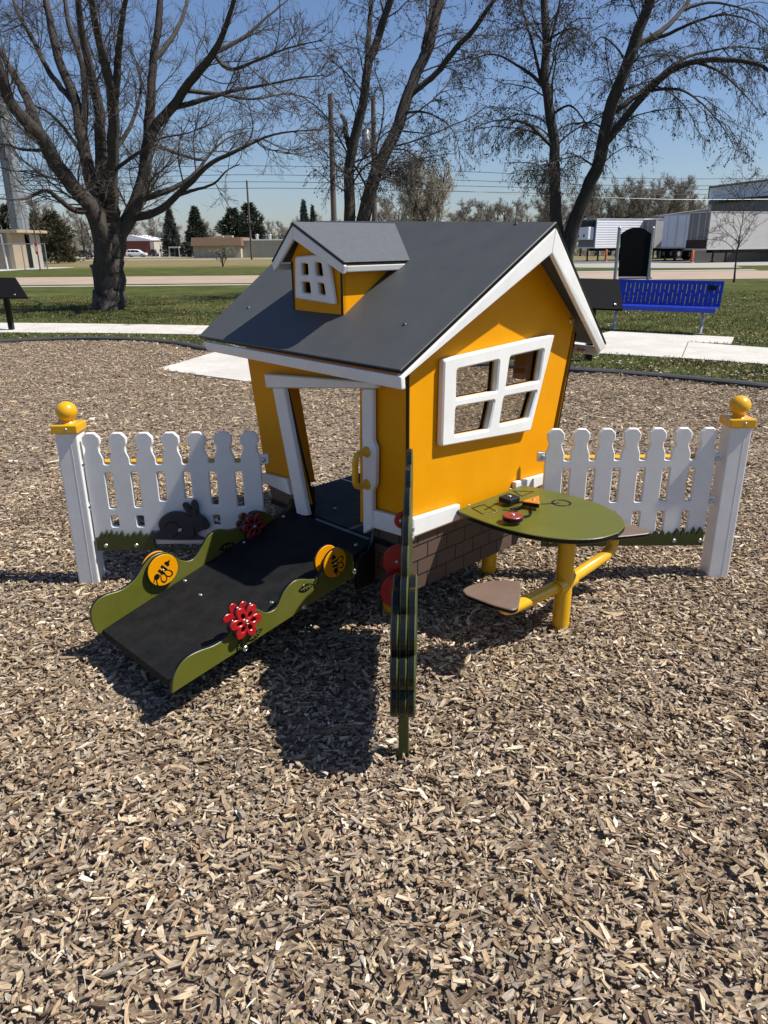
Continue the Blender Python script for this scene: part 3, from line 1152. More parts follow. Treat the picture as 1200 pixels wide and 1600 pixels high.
def flower(fr, c, r, parent, mat_=RED, ph=0.4):
    O, a, b, n = fr
    mb = MB()
    hl = []
    for k in range(6):
        t = (2 * math.pi * k - ph) / 6
        e = circ(0, 0, r * .19, 12, r * .125)
        hl.append([(c[0] + r * .43 * math.cos(t) + math.cos(t) * x - math.sin(t) * y, c[1] + r * .43 * math.sin(t) + math.sin(t) * x + math.cos(t) * y) for x, y in e])
    mb.plate(flower_loop(c, r, 6, ph), hl, O, a, b, n, .011, .036, .002, 0, 0)
    mb.plate(flower_loop(c, r * 1.03, 6, ph), [], O, a, b, n, .010, .0255, .002, 1, 1)
    mb.plate(circ(c[0], c[1], r * .4, 16), [], O, a, b, n, .008, .0172, .001, 1, 1)
    mb.plate(flower_loop(c, r * .9, 6, ph + .6), [], O, a, b, n, .012, -.022, .002, 0, 1)
    bolt(mb, at(fr, c, .0472), n, .008, 2)
    return HB(mb, 'flower', [mat_, BLK, STEEL], parent)


def leaf(fr, c, ln, ang, parent):
    O, a, b, n = fr
    ca, sa = math.cos(ang), math.sin(ang)

    def T(p):
        return [(c[0] + ln * (ca * x - sa * y), c[1] + ln * (sa * x + ca * y)) for x, y in p]
    lo = [(t, .42 * math.sin(math.pi * ((t + .5) ** .9)) * .5) for t in np.linspace(-.5, .5, 10)]
    lo += [(t, -y) for t, y in lo[1:-1][::-1]]
    mb = MB().plate(T(lo), [], O, a, b, n, .0016, .0171, .0003, 1, 1)
    mb.plate(T(stroke([(-.34, 0), (0, .01), (.34, 0)], .05)), [], O, a, b, n, .001, .0188, .0002)
    for x in (-.18, 0, .17):
        for s in (1, -1):
            mb.plate(T(stroke([(x, s * .03), (x + .07, s * .12)], .045)), [], O, a, b, n, .001, .0188, .0002)
    return HB(mb, 'leaf', [GRN, BLK], parent)


bee(LG, GU(255, 891, VL - .04), .066, .72, psL)
bee(RG, GU(524, 880, VR - .04), .058, 1.75, psR)
flower(RG, GU(384, 971, VR - .04), .066, psR, RED)
flower(LG, GU(397, 822, VL - .04), .062, psL, DRED)
leaf(RG, GU(478, 918, VR - .017), .075, .05, psR)
leaf(RG, GU(494, 908, VR - .017), .055, 1.1, psR)
leaf(RG, GU(398, 992, VR - .017), .075, .35, psR)
leaf(RG, GU(374, 1008, VR - .017), .055, 1.1, psR)
leaf(LG, GU(355, 854, VL - .018), .085, .05, psL)

# ================================================================== activity table
ZT = .470
CT = .485
tb = thing('activity_table', 'olive half-round play table on a yellow post against the playhouse wall', 'table', wor(CT, -.43, 0), A)
half = [(0, -.625), (.10, -.600), (.185, -.525), (.240, -.410), (.258, -.28), (.252, -.15), (.238, -.06), (.222, -.026)]
hl = crv(half, 5)
ot = [(CT + x, y) for x, y in hl] + [(CT - x, y) for x, y in hl[::-1][:-1]]
TT = ((0, 0, ZT - .022), X3, Y3, Z3)
mb = MB().plate(ot, [], *TT, .022, 0, .003)


def tz(px, py, h=0.0):
    return HZ(px, py, ZT + h)


inkf = ((0, 0, ZT), X3, Y3, Z3)


def ring(pts, wd=.006):
    c = np.mean(pts, 0)
    o = [tuple(q) for q in pts]
    i_ = [tuple(c + (np.asarray(q) - c) * (1 - wd / np.linalg.norm(np.asarray(q) - c) * 1.5)) for q in pts]
    mb.plate(o, [i_], *inkf, .001, .0004, .0002, 1, 1)


ring([tz(736, 794), tz(756, 788), tz(778, 800), tz(754, 804)])
ring([tz(801, 767), tz(835, 768), tz(815, 776)])
ring([tz(784, 797), tz(813, 791), tz(808, 800)])
cc = tz(877, 786)
ring(circ(cc[0], cc[1], .042, 24), .006)
for p, q in (((757, 797), (778, 786)), ((810, 797), (824, 793)), ((845, 788), (874, 786))):
    mb.plate(stroke([tz(*p), tz(*q)], .007), [], *inkf, .001, .0004, .0002, 1, 1)
for x, y in ((732, 789), (797, 764)):
    bolt(mb, (*tz(x, y), ZT), Z3, .007, 2)
ttop = HB(mb, 'tabletop', [GRN, BLK, STEEL], tb)
mb = MB().tube([(CT - .02, -.425, -.05), (CT - .02, -.425, ZT - .022)], .0345, 24)
HB(mb, 'post', [YELT], tb)
ZS = .30
seat_half = [(-.50, -.300), (-.485, -.265), (-.30, -.215), (-.275, -.235), (-.262, -.30), (-.262, -.42), (-.275, -.465), (-.30, -.468), (-.485, -.375), (-.50, -.345)]
sp_ = [HZ(x, y, ZS) for x, y in ((722, 921), (732, 915), (770, 906), (806, 907), (814, 911), (813, 932), (809, 950), (800, 953), (770, 945), (728, 929))]
arm_v = np.mean([q[1] for q in sp_])
for s in (1, -1):
    lp_ = rounded([(q[0] if s == 1 else 2 * CT - q[0], q[1]) for q in sp_], .012)
    mb = MB().plate(lp_, [], (0, 0, ZS - .018), X3, Y3, Z3, .018, 0, .003)
    HB(mb, 'seat', [TAUPE, BLK], tb)
su = np.mean([q[0] for q in sp_]) + .04
av = arm_v
pts = [(su, av, ZS - .02), (su, av, ZS - .055), (su + .02, av, ZS - .085), (su + .065, av, ZS - .10), (CT - .02, (av - .425) / 2 - .02, ZS - .085),
       (2 * CT - su - .065, av, ZS - .10), (2 * CT - su - .02, av, ZS - .085), (2 * CT - su, av, ZS - .055), (2 * CT - su, av, ZS - .02)]
pts[4] = (CT - .02, -.425, ZS - .10)
pp = crv(pts[:4], 5)[:-1].tolist() + [pts[3], pts[4], pts[5]] + crv(pts[5:], 5)[1:].tolist()
mb = MB().tube(pp, .0255, 18)
mb.tube([(CT - .02 - .06, -.428, ZS - .10), (CT - .02 + .06, -.428, ZS - .10)], .030, 18)
HB(mb, 'seat_arm', [YELT], tb)
# play pieces tethered to the table
pc = tz(796, 777, .03)
mb = MB().plate(rounded([(pc[0] - .037, pc[1] - .030), (pc[0] + .033, pc[1] - .034), (pc[0] + .038, pc[1] + .030), (pc[0] - .033, pc[1] + .034)], .010), [], (0, 0, ZT + .012), X3, Y3, Z3, .022, 0, .003, 0, 0)
bolt(mb, (pc[0], pc[1], ZT + .034), Z3, .009, 1)
HB(mb, 'square_piece', [surf('charcoal_plastic', (.012, .015, .022), .6, .1, 9, .2, 300, spec=.2), STEEL], tb)
t3 = [tz(*q, .03) for q in ((815, 784), (842, 775), (843, 788))]
mb = MB().plate(rounded(t3, .008), [], (0, 0, ZT + .012), X3, Y3, Z3, .022, 0, .003, 0, 1)
c = np.mean(t3, 0)
bolt(mb, (c[0], c[1], ZT + .034), Z3, .008, 2)
HB(mb, 'triangle_piece', [ORG, BLK, STEEL], tb)
c = tz(801, 806, .03)
mb = MB().plate(circ(c[0], c[1], .040, 32), [], (0, 0, ZT + .012), X3, Y3, Z3, .022, 0, .003, 0, 1)
bolt(mb, (c[0], c[1], ZT + .034), Z3, .010, 2)
HB(mb, 'round_piece', [DRED, BLK, STEEL], tb)
mb = MB()
h0 = tz(826, 786)
for q, mid in (((806, 812), (829, 806)), ((780, 782), (800, 788)), ((798, 800), (812, 795))):
    e, m_ = tz(*q), tz(*mid)
    mb.tube(crv([(e[0], e[1], ZT + .012), (m_[0], m_[1], ZT + .006), (h0[0], h0[1], ZT + .012)], 6), .0042, 8)
HB(mb, 'tether_cord', [BLK], tb)

# ================================================================== bush-shaped play panel at the corner of the house
PD = np.array([-.060, -.998, 0.0])
PN = np.array([-.998, .060, 0.0])               # its left face
P0 = np.array([.0995, 2.655, 0.0])
panel = thing('play_panel', 'thin dark olive bush-shaped play panel standing on end before the house corner', 'play panel', P0 + PD * .74)


def bumps(pts, r=.5):
    """Scalloped outline: every span becomes an outward arc."""
    out = []
    P = np.asarray(pts, float)
    for i in range(len(P) - 1):
        a, b = P[i], P[i + 1]
        d = b - a
        nn = np.array([d[1], -d[0]])
        for t in np.linspace(0, 1, 9)[:-1]:
            out.append(tuple(a + d * t - nn * r * (math.sin(math.pi * t) ** .7 * .62)))
    out.append(tuple(P[-1]))
    return out


def orient(loop):
    return loop


edge_ = [(.80, .175), (.835, .28), (.815, .39), (.755, .49), (.665, .57), (.56, .625), (.44, .675), (.30, .72), (.16, .755), (.035, .775)]
main = bumps(edge_[::-1])
main = [(.0, .175), (.0, .72)] + main
mb = MB().plate(main, [], P0, PD, Z3, PN, .023, -.0115, .004)
for s_, z_ in ((.10, .50), (.12, .47), (.16, .30), (.18, .27), (.30, .24), (.24, .2)):
    bolt(mb, P0 + PD * s_ + Z3 * z_ - PN * .012, -PN, .012, 2)
    bolt(mb, P0 + PD * s_ + Z3 * z_ + PN * .012, PN, .012, 2)
mb.build('bush_panel', [GRND, BLK, STEEL], panel)
for o_ in (.0135, -.0365):
    side = bumps([(.42, .18), (.395, .29), (.44, .41), (.53, .49)]) [:-1] + bumps([(.53, .49), (.64, .515), (.755, .49), (.815, .39), (.835, .28), (.80, .175)])
    mb = MB().plate(side, [], P0, PD, Z3, PN, .023, o_, .004)
    mb.build('bush_layer', [GRND, BLK], panel)
mb = MB()
f0 = P0 + PD * .735
mb.hexa([f0 + a_ * PN * .016 + b_ * PD * .016 + Z3 * z_ for z_ in (-.05, .2) for a_, b_ in ((-1, -1), (1, -1), (1, 1), (-1, 1))], 0, .003)
mb.build('post', [GRND], panel)
for (px, py, r_, s_) in ((640, 876, .070, .06), (634, 924, .076, .10), (641, 812, .034, .10)):
    q = P0 + PD * s_ + PN * .012
    zc = hit(px, py, q, PD)[2]
    hd = [(r_ * .30 + r_ * math.cos(t), r_ * math.sin(t)) for t in np.linspace(-2.0, 2.0, 30)]
    mb = MB().plate([(max(x, 0), y) for x, y in hd], [], (q[0], q[1], zc), PN, Z3, PD, .014, 0, .004, 0, 0)
    bolt(mb, np.array((q[0], q[1], zc)) + PN * r_ * .5 + PD * .0145, PD, .008, 1)
    mb.build('red_disc', [RED, STEEL], panel)
b0_ = P0 + PD * .06 + PN * .012
mb = MB().hexa([b0_ + x * PN * .016 + y * PD * .10 + Z3 * z_ for z_ in (.42, .56) for x, y in ((0, 0), (1, 0), (1, 1), (0, 1))], 0, .003)
mb.build('spinner_block', [BLK], panel)

# ================================================================== picket fences
FY = 3.170


def fence(label, mirror):
    """One moulded sheet of seven pickets between a capped post and the house."""
    s = -1 if mirror else 1
    cx = .5 * (FX(145, 700, FY)[0] + FX(390, 700, FY)[0]) if not mirror else .5 * (FX(875, 700, FY)[0] + FX(1096, 700, FY)[0])
    t = thing('picket_fence', label, 'fence', (cx, FY, 0), 0, None)
    pitch = .1165 if not mirror else .1125
    k = pitch / .1165
    xs = [(i - 3) * pitch for i in range(7)]
    hw = .0445 * k
    loop = []
    zn = .583
    prof = [(-hw, zn), (-hw, .612), (-.031 * k, .645), (-.031 * k, .662), (-.040 * k, .678), (-.040 * k, .705), (-.019 * k, .727)]
    prof = prof + [(-x, z) for x, z in prof[::-1]]
    for x in xs:
        loop += [(x + dx, z) for dx, z in prof]
    zb = .196
    loop = [(xs[0] - hw, zb)] + loop[1:-1] + [(xs[-1] + hw, zb)]
    loop = rounded(loop, .006, 2)
    holes = []
    lo = [.375, .380, .41, .415, .385, .375]
    for i in range(6):
        x = (xs[i] + xs[i + 1]) / 2
        g = .0165 * k
        holes.append(rounded([(x - g, lo[i] if not mirror else .385), (x + g, lo[i] if not mirror else .385), (x + g, .545), (x - g, .545)], .007, 3))
        if mirror or i in (0, 1, 4, 5):
            zl = .285 if not mirror else .235
            holes.append(rounded([(x - g, zl), (x + g, zl), (x + g, .338), (x - g, .338)], .007, 3))
    O = (cx, FY + .010, 0)
    MB().plate(loop, holes, O, X3, Z3, -Y3, .020, 0, .004, 0, 0).build('picket_panel', [WHT], t)
    px = -1 if not mirror else 1
    edge = xs[0] - hw if not mirror else xs[-1] + hw
    e2 = xs[-1] + hw if not mirror else xs[0] - hw
    for e_, d_, z, w_ in ((edge, px, .585, .030), (edge, px, .385, .030), (e2, -px, .60, .035)):
        mb = MB().plate(rounded([(e_ + .0005 * d_, z - .022), (e_ + w_ * d_, z - .022), (e_ + w_ * d_, z + .022), (e_ + .0005 * d_, z + .022)], .006), [], O, X3, Z3, -Y3, .019, .0005, .003, 0, 0)
        bolt(mb, (cx + e_ + .012 * d_, FY - .0100, z), -Y3, .012, 1)
        mb.build('fixing_lug', [WHT, STEEL], t)
    MB().tube([(cx + xs[0], FY + .035, .577), (cx + xs[-1], FY + .035, .577)], .018, 14).build('back_rail', [YELT], t)
    # grass board
    g = [(xs[0] - hw + .006, .172), (xs[0] - hw + .006, .235)]
    rs = random.Random(5 if mirror else 9)
    x = xs[0] - hw + .02
    end = xs[-1] + hw - .006
    while x < end - .03:
        h = rs.uniform(.02, .05)
        if not mirror and -.14 < x < .20:
            g += [(x, .182)]
            x += .03
            continue
        wd = rs.uniform(.016, .026)
        base = .225 if mirror else .238
        g += [(x, base + rs.uniform(-.004, .006)), (x + wd * .7, base + h * .75), (x + wd, base + h * .62)]
        x += wd * 1.35
    g += [(end, .235), (end, .172)]
    O2 = (cx, FY - .0102, 0)
    mb = MB().plate(g, [], O2, X3, Z3, -Y3, .012, 0, .002, 0, 1)
    for q in (.05, .19, .62, .74):
        bolt(mb, (cx + xs[0] - hw + q, FY - .0225, .197), -Y3, .010, 2)
    mb.build('grass_board', [GRND, BLK, STEEL], t)
    # post
    pxc = FX(121.5, 760, 3.185)[0] if not mirror else FX(1137, 760, 3.185)[0]
    mb = MB()
    hwp = .0475
    mb.box((pxc - hwp, 3.19 - hwp, -.06), (pxc + hwp, 3.19 + hwp, .730), 0, .006)
    for dx in (.018,):
        mb.box((pxc + dx - .0012, 3.19 - hwp - .0007, .0), (pxc + dx + .0012, 3.19 - hwp + .002, .725), 0, .0004)
    po = mb.build('post', [WHT], t)
    hc = .0575
    mb = MB().box((pxc - hc, 3.19 - hc, .7305), (pxc + hc, 3.19 + hc, .768), 0, .005)
    mb.tube([(pxc, 3.19, .768), (pxc, 3.19, .776), (pxc, 3.19, .785)], [.034, .026, .022], 20)
    mb.sphere((pxc, 3.19, .818), .045, 0, 28, 18)
    bolt(mb, (pxc + .01, 3.19 - hc - .0005, .75), -Y3, .006, 1)
    mb.build('post_cap', [YELT, STEEL], po)
    return t, cx


fl, fcx = fence('white picket fence left of the playhouse with a dark rabbit on it', False)
fr_, _ = fence('white picket fence right of the playhouse behind the olive table', True)
# rabbit on the left fence
ra = [(512, 668), (520, 657), (545, 650), (538, 622), (548, 597), (575, 575), (610, 565), (650, 570), (690, 588), (668, 573), (650, 548), (646, 532), (658, 524), (676, 534), (690, 556), (684, 530), (690, 514), (706, 516), (718, 540), (723, 574),
      (745, 590), (764, 616), (767, 634), (752, 645), (733, 648), (716, 658), (712, 672), (733, 679), (743, 690), (640, 692), (540, 690), (516, 684)]
P = [FX(60 + x / 2.857, 600 + y / 2.857, FY - .02) for x, y in ra]
O = (0, FY - .0225, 0)
mb = MB().plate([tuple(q) for q in crv(P, 3, True)], [], O, X3, Z3, -Y3, .013, 0, .003)
for ln in ([(600, 612), (622, 625), (632, 645), (622, 668), (598, 684)], [(560, 640), (585, 618), (612, 622)], [(704, 560), (708, 585)], [(664, 548), (680, 575)], [(690, 640), (700, 665), (690, 685)]):
    P = crv([FX(60 + x / 2.857, 600 + y / 2.857, FY - .035) for x, y in ln], 5)
    mb.tube([(x, FY - .0355, z) for x, z in P], .0022, 6, 1)
e = FX(60 + 740 / 2.857, 600 + 606 / 2.857, FY - .035)
mb.sphere((e[0], FY - .0355, e[1]), .004, 1, 8, 6)
e = FX(60 + 634 / 2.857, 600 + 652 / 2.857, FY - .035)
bolt(mb, (e[0], FY - .0356, e[1]), -Y3, .010, 2)
mb.build('rabbit_plaque', [SLATE, BLK, STEEL], fl)
e = FX(347, 836, FY - .03)
MB().plate(circ(e[0], e[1], .034, 24, .016), [], O, X3, Z3, -Y3, .012, 0, .002, 0, 1).build('carrot_plaque', [ORG, BLK], fl)
# ================================================================== ground
LZ = -.06                                            # lawn level; the chip bed lies at 0


def lz(y):
    return LZ + gz(y)


def GR(px, py, z=LZ):
    p = hit(px, py, (0, 0, z), Z3)
    for _ in range(30):
        p = hit(px, py, (0, 0, z + (gz(p[1]) if p[1] > 0 else 0)), Z3)
    return p


ys = [-60, -20, 0, 45, 200, 420, 1200]
xs_ = [-1200, -200, 0, 200, 1200]
V = [(x, y, lz(min(y, 420))) for y in ys for x in xs_]
F = [[j * 5 + i, j * 5 + i + 1, (j + 1) * 5 + i + 1, (j + 1) * 5 + i] for j in range(len(ys) - 1) for i in range(4)]
tag(mesh_obj('ground', V, F, LAWN), 'spring lawn running out to the far buildings', 'lawn', kind='structure')

BED = crv([(-9.5, 8.5), (-8.2, 11.2), (-6.35, 12.42), (-4.86, 12.75), (-3.4, 12.10), (-2.5, 11.15), (-1.2, 10.35), (.6, 9.85), (2.26, 9.12), (3.05, 8.70), (3.64, 8.28), (4.14, 7.84), (5.6, 6.3), (6.7, 4), (6.9, 1), (6, -2.5), (0, -4), (-6, -3), (-9.5, 1), (-10.5, 5)], 8, True)


def inside(poly, x, y):
    c = np.zeros(len(x), bool)
    n = len(poly)
    for i in range(n):
        x1, y1 = poly[i][:2]
        x2, y2 = poly[i - 1][:2]
        k = ((y1 > y) != (y2 > y)) & (x < (x2 - x1) * (y - y1) / (y2 - y1 + 1e-12) + x1)
        c ^= k
    return c


RF = wor(-1.0, .42, 0)


def hgt(x, y):
    h = .006 * np.sin(2.1 * x + .7 * y + 1) + .005 * np.sin(3.7 * y - 1.9 * x) + .004 * np.sin(7.3 * x + 5.1 * y) + .003 * np.sin(11 * y - 8 * x + 2) + .0035 * np.sin(23 * x + 9 * np.sin(3 * y)) * np.sin(19 * y + 7 * np.sin(4 * x))
    h = h - .045 * np.exp(-((x - RF[0]) ** 2 + (y - RF[1]) ** 2) / (2 * .33 ** 2))
    h = h - .022 * np.exp(-((x + .15) ** 2 + (y - 1.95) ** 2) / (2 * .30 ** 2)) - .02 * np.exp(-((x - 1.0) ** 2 + (y - 1.8) ** 2) / (2 * .12 ** 2))
    return h


PAD = [(-2.90, 9.49), (-1.45, 8.45), (-.9, 9.9), (-2.3, 11.7)]
PADS = [(-1.9 + (x - -1.9) * .955, 9.9 + (y - 9.9) * .955) for x, y in PAD]
st = .1
gx, gy = np.meshgrid(np.arange(-10.6, 7.0, st), np.arange(-4.1, 12.9, st))
nx_ = gx.shape[1]
ok = inside(BED, gx.ravel(), gy.ravel()).reshape(gx.shape)
V = np.stack([gx.ravel(), gy.ravel(), hgt(gx, gy).ravel() - .012], 1)
q = ok[:-1, :-1] & ok[1:, :-1] & ok[:-1, 1:] & ok[1:, 1:]
jj, ii = np.nonzero(q)
F = np.stack([jj * nx_ + ii, jj * nx_ + ii + 1, (jj + 1) * nx_ + ii + 1, (jj + 1) * nx_ + ii], 1)
b_ = quads_obj('chip_bed', V, F, MULCH, smooth=True)
tag(b_, 'bed of fine brown mulch under the wood chips', 'ground', kind='structure')
mesh_obj('chip_bed_rim', [(x, y, -.045) for x, y in BED], [list(range(len(BED)))], MULCH)
tag(bpy.data.objects['chip_bed_rim'], 'outer rim of the mulch bed inside the rubber edging', 'ground', kind='structure')


def chips(n, x0, x1, y0, y1, wide, scale, seed, pw=1.0, lift=.010, six=True):
    """Flat irregular pieces of wood: a six-sided outline with real thickness, tilted and strewn in layers."""
    r = np.random.default_rng(seed)
    m = int(n * 2.6)
    y = y0 + (y1 - y0) * r.random(m) ** pw
    x = x0 + (x1 - x0) * r.random(m)
    k = (x > -(wide * y + 1.7)) & (x < wide * y + 1.7) & inside(BED, x, y) & ~inside(PADS, x, y)
    x, y = x[k][:n], y[k][:n]
    n = len(x)
    kind = r.random(n)
    b1, b2, b3, b4 = .26, .46, .90, .985                  # fines, slivers, plates, big pieces, chunks

    def pick(a, b, c, d, e):
        return np.where(kind < b1, r.uniform(*a, n), np.where(kind < b2, r.uniform(*b, n), np.where(kind < b3, r.uniform(*c, n), np.where(kind < b4, r.uniform(*d, n), r.uniform(*e, n)))))
    L_ = pick((.004, .013), (.014, .042), (.012, .032), (.030, .055), (.050, .082)) * scale
    W_ = pick((.002, .006), (.0018, .0045), (.005, .013), (.007, .016), (.010, .021)) * scale
    W_ = np.minimum(W_, L_ * .8)
    T_ = np.minimum(W_ * r.uniform(.2, .6, n), .006)
    ux = np.array([-.5, 0, .5, .5, 0, -.5])
    uy = np.array([-.5, -.5, -.5, .5, .5, .5])
    tp = np.where(r.random((n, 2)) < .5, r.uniform(.05, .55, (n, 2)), r.uniform(.55, 1.05, (n, 2)))
    mid = r.uniform(.75, 1.15, (n, 1))
    wy = np.concatenate([tp[:, :1], mid, tp[:, 1:], tp[:, 1:], mid, tp[:, :1]], 1)
    bend = r.normal(0, .16, (n, 1)) * np.array([[0, 1, 0, 0, 1, 0]])
    ox = ux[None] * L_[:, None] + r.normal(0, .10, (n, 6)) * np.minimum(W_ * 1.6, L_ * .5)[:, None]
    ox[:, [1, 4]] += r.uniform(-.22, .22, (n, 2)) * L_[:, None]
    oy = (uy[None] * wy + bend + r.normal(0, .07, (n, 6))) * W_[:, None]
    arch = r.normal(0, .35, (n, 1)) * np.array([[0, 1, 0, 0, 1, 0]]) * T_[:, None]
    th = T_[:, None] * r.uniform(.35, .65, (n, 6))
    cx_ = np.concatenate([ox, ox], 1)
    cy_ = np.concatenate([oy, oy], 1)
    cz_ = np.concatenate([arch - th, arch + th], 1)
    yaw, pit, rol = r.uniform(0, 2 * math.pi, n), r.normal(0, .18, n), r.normal(0, .26, n)
    cr_, sr = np.cos(rol)[:, None], np.sin(rol)[:, None]
    y1_, z1_ = cy_ * cr_ - cz_ * sr, cy_ * sr + cz_ * cr_
    cp, sp_2 = np.cos(pit)[:, None], np.sin(pit)[:, None]
    x2_, z2_ = cx_ * cp - z1_ * sp_2, cx_ * sp_2 + z1_ * cp
    cw, sw = np.cos(yaw)[:, None], np.sin(yaw)[:, None]
    X, Yc = x2_ * cw - y1_ * sw + x[:, None], x2_ * sw + y1_ * cw + y[:, None]
    z = hgt(x, y) + r.random(n) ** 1.4 * lift * np.where(kind < b1, .35, 1.0) + .15 * L_ * np.abs(np.sin(pit))
    Vv = np.stack([X, Yc, z2_ + z[:, None]], 2).reshape(-1, 3)
    base = np.array([[6, 7, 10, 11], [7, 8, 9, 10]] + [[q, (q + 1) % 6, (q + 1) % 6 + 6, q + 6] for q in range(6)])
    Ff = (np.arange(n)[:, None, None] * 12 + base[None]).reshape(-1, 4)
    off = r.uniform(0, 50, (n, 2))
    uv = np.stack([cx_ + off[:, :1], cy_ + cz_ + off[:, 1:]], 2).reshape(-1, 2)
    return Vv, Ff, uv


def chip_layer(name, label, *a, **k):
    Vv, Ff, uv = chips(*a, **k)
    o = quads_obj(name, Vv, Ff, CHIP, uv=uv)
    tag(o, label, 'wood chips', kind='stuff')


chip_layer('wood_chips', 'loose tan and grey wood chips close around the playhouse', 225000, -4.8, 4.8, .5, 4.8, .58, .88, 11, pw=.80, lift=.014)
chip_layer('wood_chips', 'pale wood chips of the bed farther back towards the rubber edging', 125000, -8, 6.5, 4.6, 12.8, .58, 1.15, 12, pw=.9, lift=.012)

# rubber edging
mb = MB()
B2 = np.array([(x, y, -.01) for x, y in BED])
gap = [i for i in range(len(B2)) if not (-2.40 < B2[i][0] < -1.0 and B2[i][1] > 9)]
cut = [i for i in range(len(B2)) if i not in gap]
seq = list(range(cut[-1] + 1, len(B2))) + list(range(0, cut[0]))
P = B2[seq]
T = np.gradient(P, axis=0)
T /= np.linalg.norm(T, axis=1)[:, None]
Nn = np.stack([-T[:, 1], T[:, 0], 0 * T[:, 0]], 1)
sec = [(-.07, -.08), (-.07, .045), (-.045, .062), (.045, .062), (.07, .045), (.07, -.08)]
V = np.concatenate([P + a_ * Nn + np.array([0, 0, b_2]) for a_, b_2 in sec]).reshape(len(sec), len(P), 3).transpose(1, 0, 2).reshape(-1, 3)
k = len(sec)
F = [[i * k + j, i * k + (j + 1) % k, (i + 1) * k + (j + 1) % k, (i + 1) * k + j] for i in range(len(P) - 1) for j in range(k)] + [list(range(k))[::-1], [(len(P) - 1) * k + j for j in range(k)]]
mb.add(V, F, 0, False)
tag(mb.build('rubber_edging', RUB), 'dark grey rubber edging curving round the wood chip bed', 'edging')


def sheet(name, loop, z, mat_, th=.1, label=None, cat=None):
    """A flat slab with a real edge, top at z above the lawn."""
    n = len(loop)
    P = [np.asarray(q, float)[:2] for q in loop]
    V = [(x, y, lz(y) + z) for x, y in P] + [(x, y, lz(y) + z - th) for x, y in P]
    F = [list(range(n))] + [[i, i + n, (i + 1) % n + n, (i + 1) % n] for i in range(n)]
    tri = tessellate_polygon([[Vector((x, y, 0)) for x, y in P]])
    F = [list(t) for t in tri] + F[1:]
    return tag(mesh_obj(name, V, F, mat_), label, cat, kind='structure')


near = crv([(-12, 14.95), (-7.3, 14.50), (-3.25, 13.83), (.5, 12.35), (3.2, 10.98), (5.1, 9.86), (8, 7.4), (11, 3)], 6)
far = crv([(-13, 16.75), (-8.2, 16.40), (-3.6, 15.45), (1.6, 14.0), (4.2, 12.75), (5.85, 11.45), (9, 8.7), (12.6, 4)], 6)
def arc(P, n):
    d = np.r_[0, np.cumsum(np.linalg.norm(np.diff(P, axis=0), axis=1))]
    t = np.linspace(0, d[-1], n)
    return np.stack([np.interp(t, d, P[:, i]) for i in range(2)], 1)


na, fa = arc(near, 16 * 4 + 1), arc(far, 16 * 4 + 1)
V, F = [], []
for s_ in range(16):                                  # slabs between tooled joints
    for k_ in range(4):
        i0, i1 = s_ * 4 + k_, s_ * 4 + k_ + 1
        g0 = .006 if k_ == 0 else 0
        g1 = .006 if k_ == 3 else 0
        c4 = [na[i0] + (na[i1] - na[i0]) * g0 * 2.5, na[i1] - (na[i1] - na[i0]) * g1 * 2.5, fa[i1] - (fa[i1] - fa[i0]) * g1 * 2.5, fa[i0] + (fa[i1] - fa[i0]) * g0 * 2.5]
        b0_2 = len(V)
        V += [(x_, y_, LZ + .012) for x_, y_ in c4] + [(x_, y_, LZ - .06) for x_, y_ in c4]
        F += [[b0_2 + q_ for q_ in (0, 1, 2, 3)]] + [[b0_2 + q_, b0_2 + q_ + 4, b0_2 + (q_ + 1) % 4 + 4, b0_2 + (q_ + 1) % 4] for q_ in (0, 2)]
        if k_ == 0:
            F.append([b0_2 + 3, b0_2 + 7, b0_2 + 4, b0_2])
        if k_ == 3:
            F.append([b0_2 + 1, b0_2 + 5, b0_2 + 6, b0_2 + 2])
tag(mesh_obj('path', V, F, CONC), 'pale concrete footpath behind the chip bed', 'path', kind='structure')
sheet('bench_pad', [(4.2, 13.85), (6.0, 12.80), (5.55, 11.90), (3.6, 13.05)], .010, CONC, label='concrete pad under the blue bench', cat='pad')
sheet('entry_slab', PAD, .072, CONC, label='white concrete slab leading into the chip bed', cat='slab')
lk = crv([(-12, 31.3, 0), (60, 31.3, 0)], 2)
sheet('kerb_strip', [(-60, 31.2), (9, 31.35), (9, 31.75), (-60, 31.6)], .015, CONC, label='narrow pale concrete strip beside the road', cat='kerb')
sheet('road', [(-160, 33.0), (60, 33.0), (160, 33.5), (160, 43.5), (60, 42.4), (27, 41.8), (5, 41.2), (-160, 41.2)], .006, CONC2, label='pinkish concrete road beyond the lawn', cat='road')
sheet('yard', [(6, 41.21), (20.5, 42.0), (23.5, 52), (40, 53.5), (90, 56), (90, 63), (8, 63)], .010, CONC3, label='grey concrete yard in front of the trailers', cat='yard')
sheet('side_street', [(6, 63.05), (120, 63.05), (120, 79), (6, 79)], .006, ASPH, label='dark asphalt strip under the parked trailers', cat='street')
sheet('far_road', [(-260, 118), (40, 118), (40, 126), (-260, 126)], .006, CONC3, label='pale road far across the grass', cat='road')
sheet('car_park', [(-150, 165), (-15, 165), (-15, 205), (-150, 205)], .006, CONC3, label='pale car park before the far buildings', cat='car park')
sheet('gravel_pad', [(-50, 54), (-27.2, 54.2), (-26.2, 66), (-50, 66)], .02, surf('white_gravel', (.5, .5, .49), .95, .2, 3, .6, 60), label='white gravel pad round the brick shed', cat='gravel')

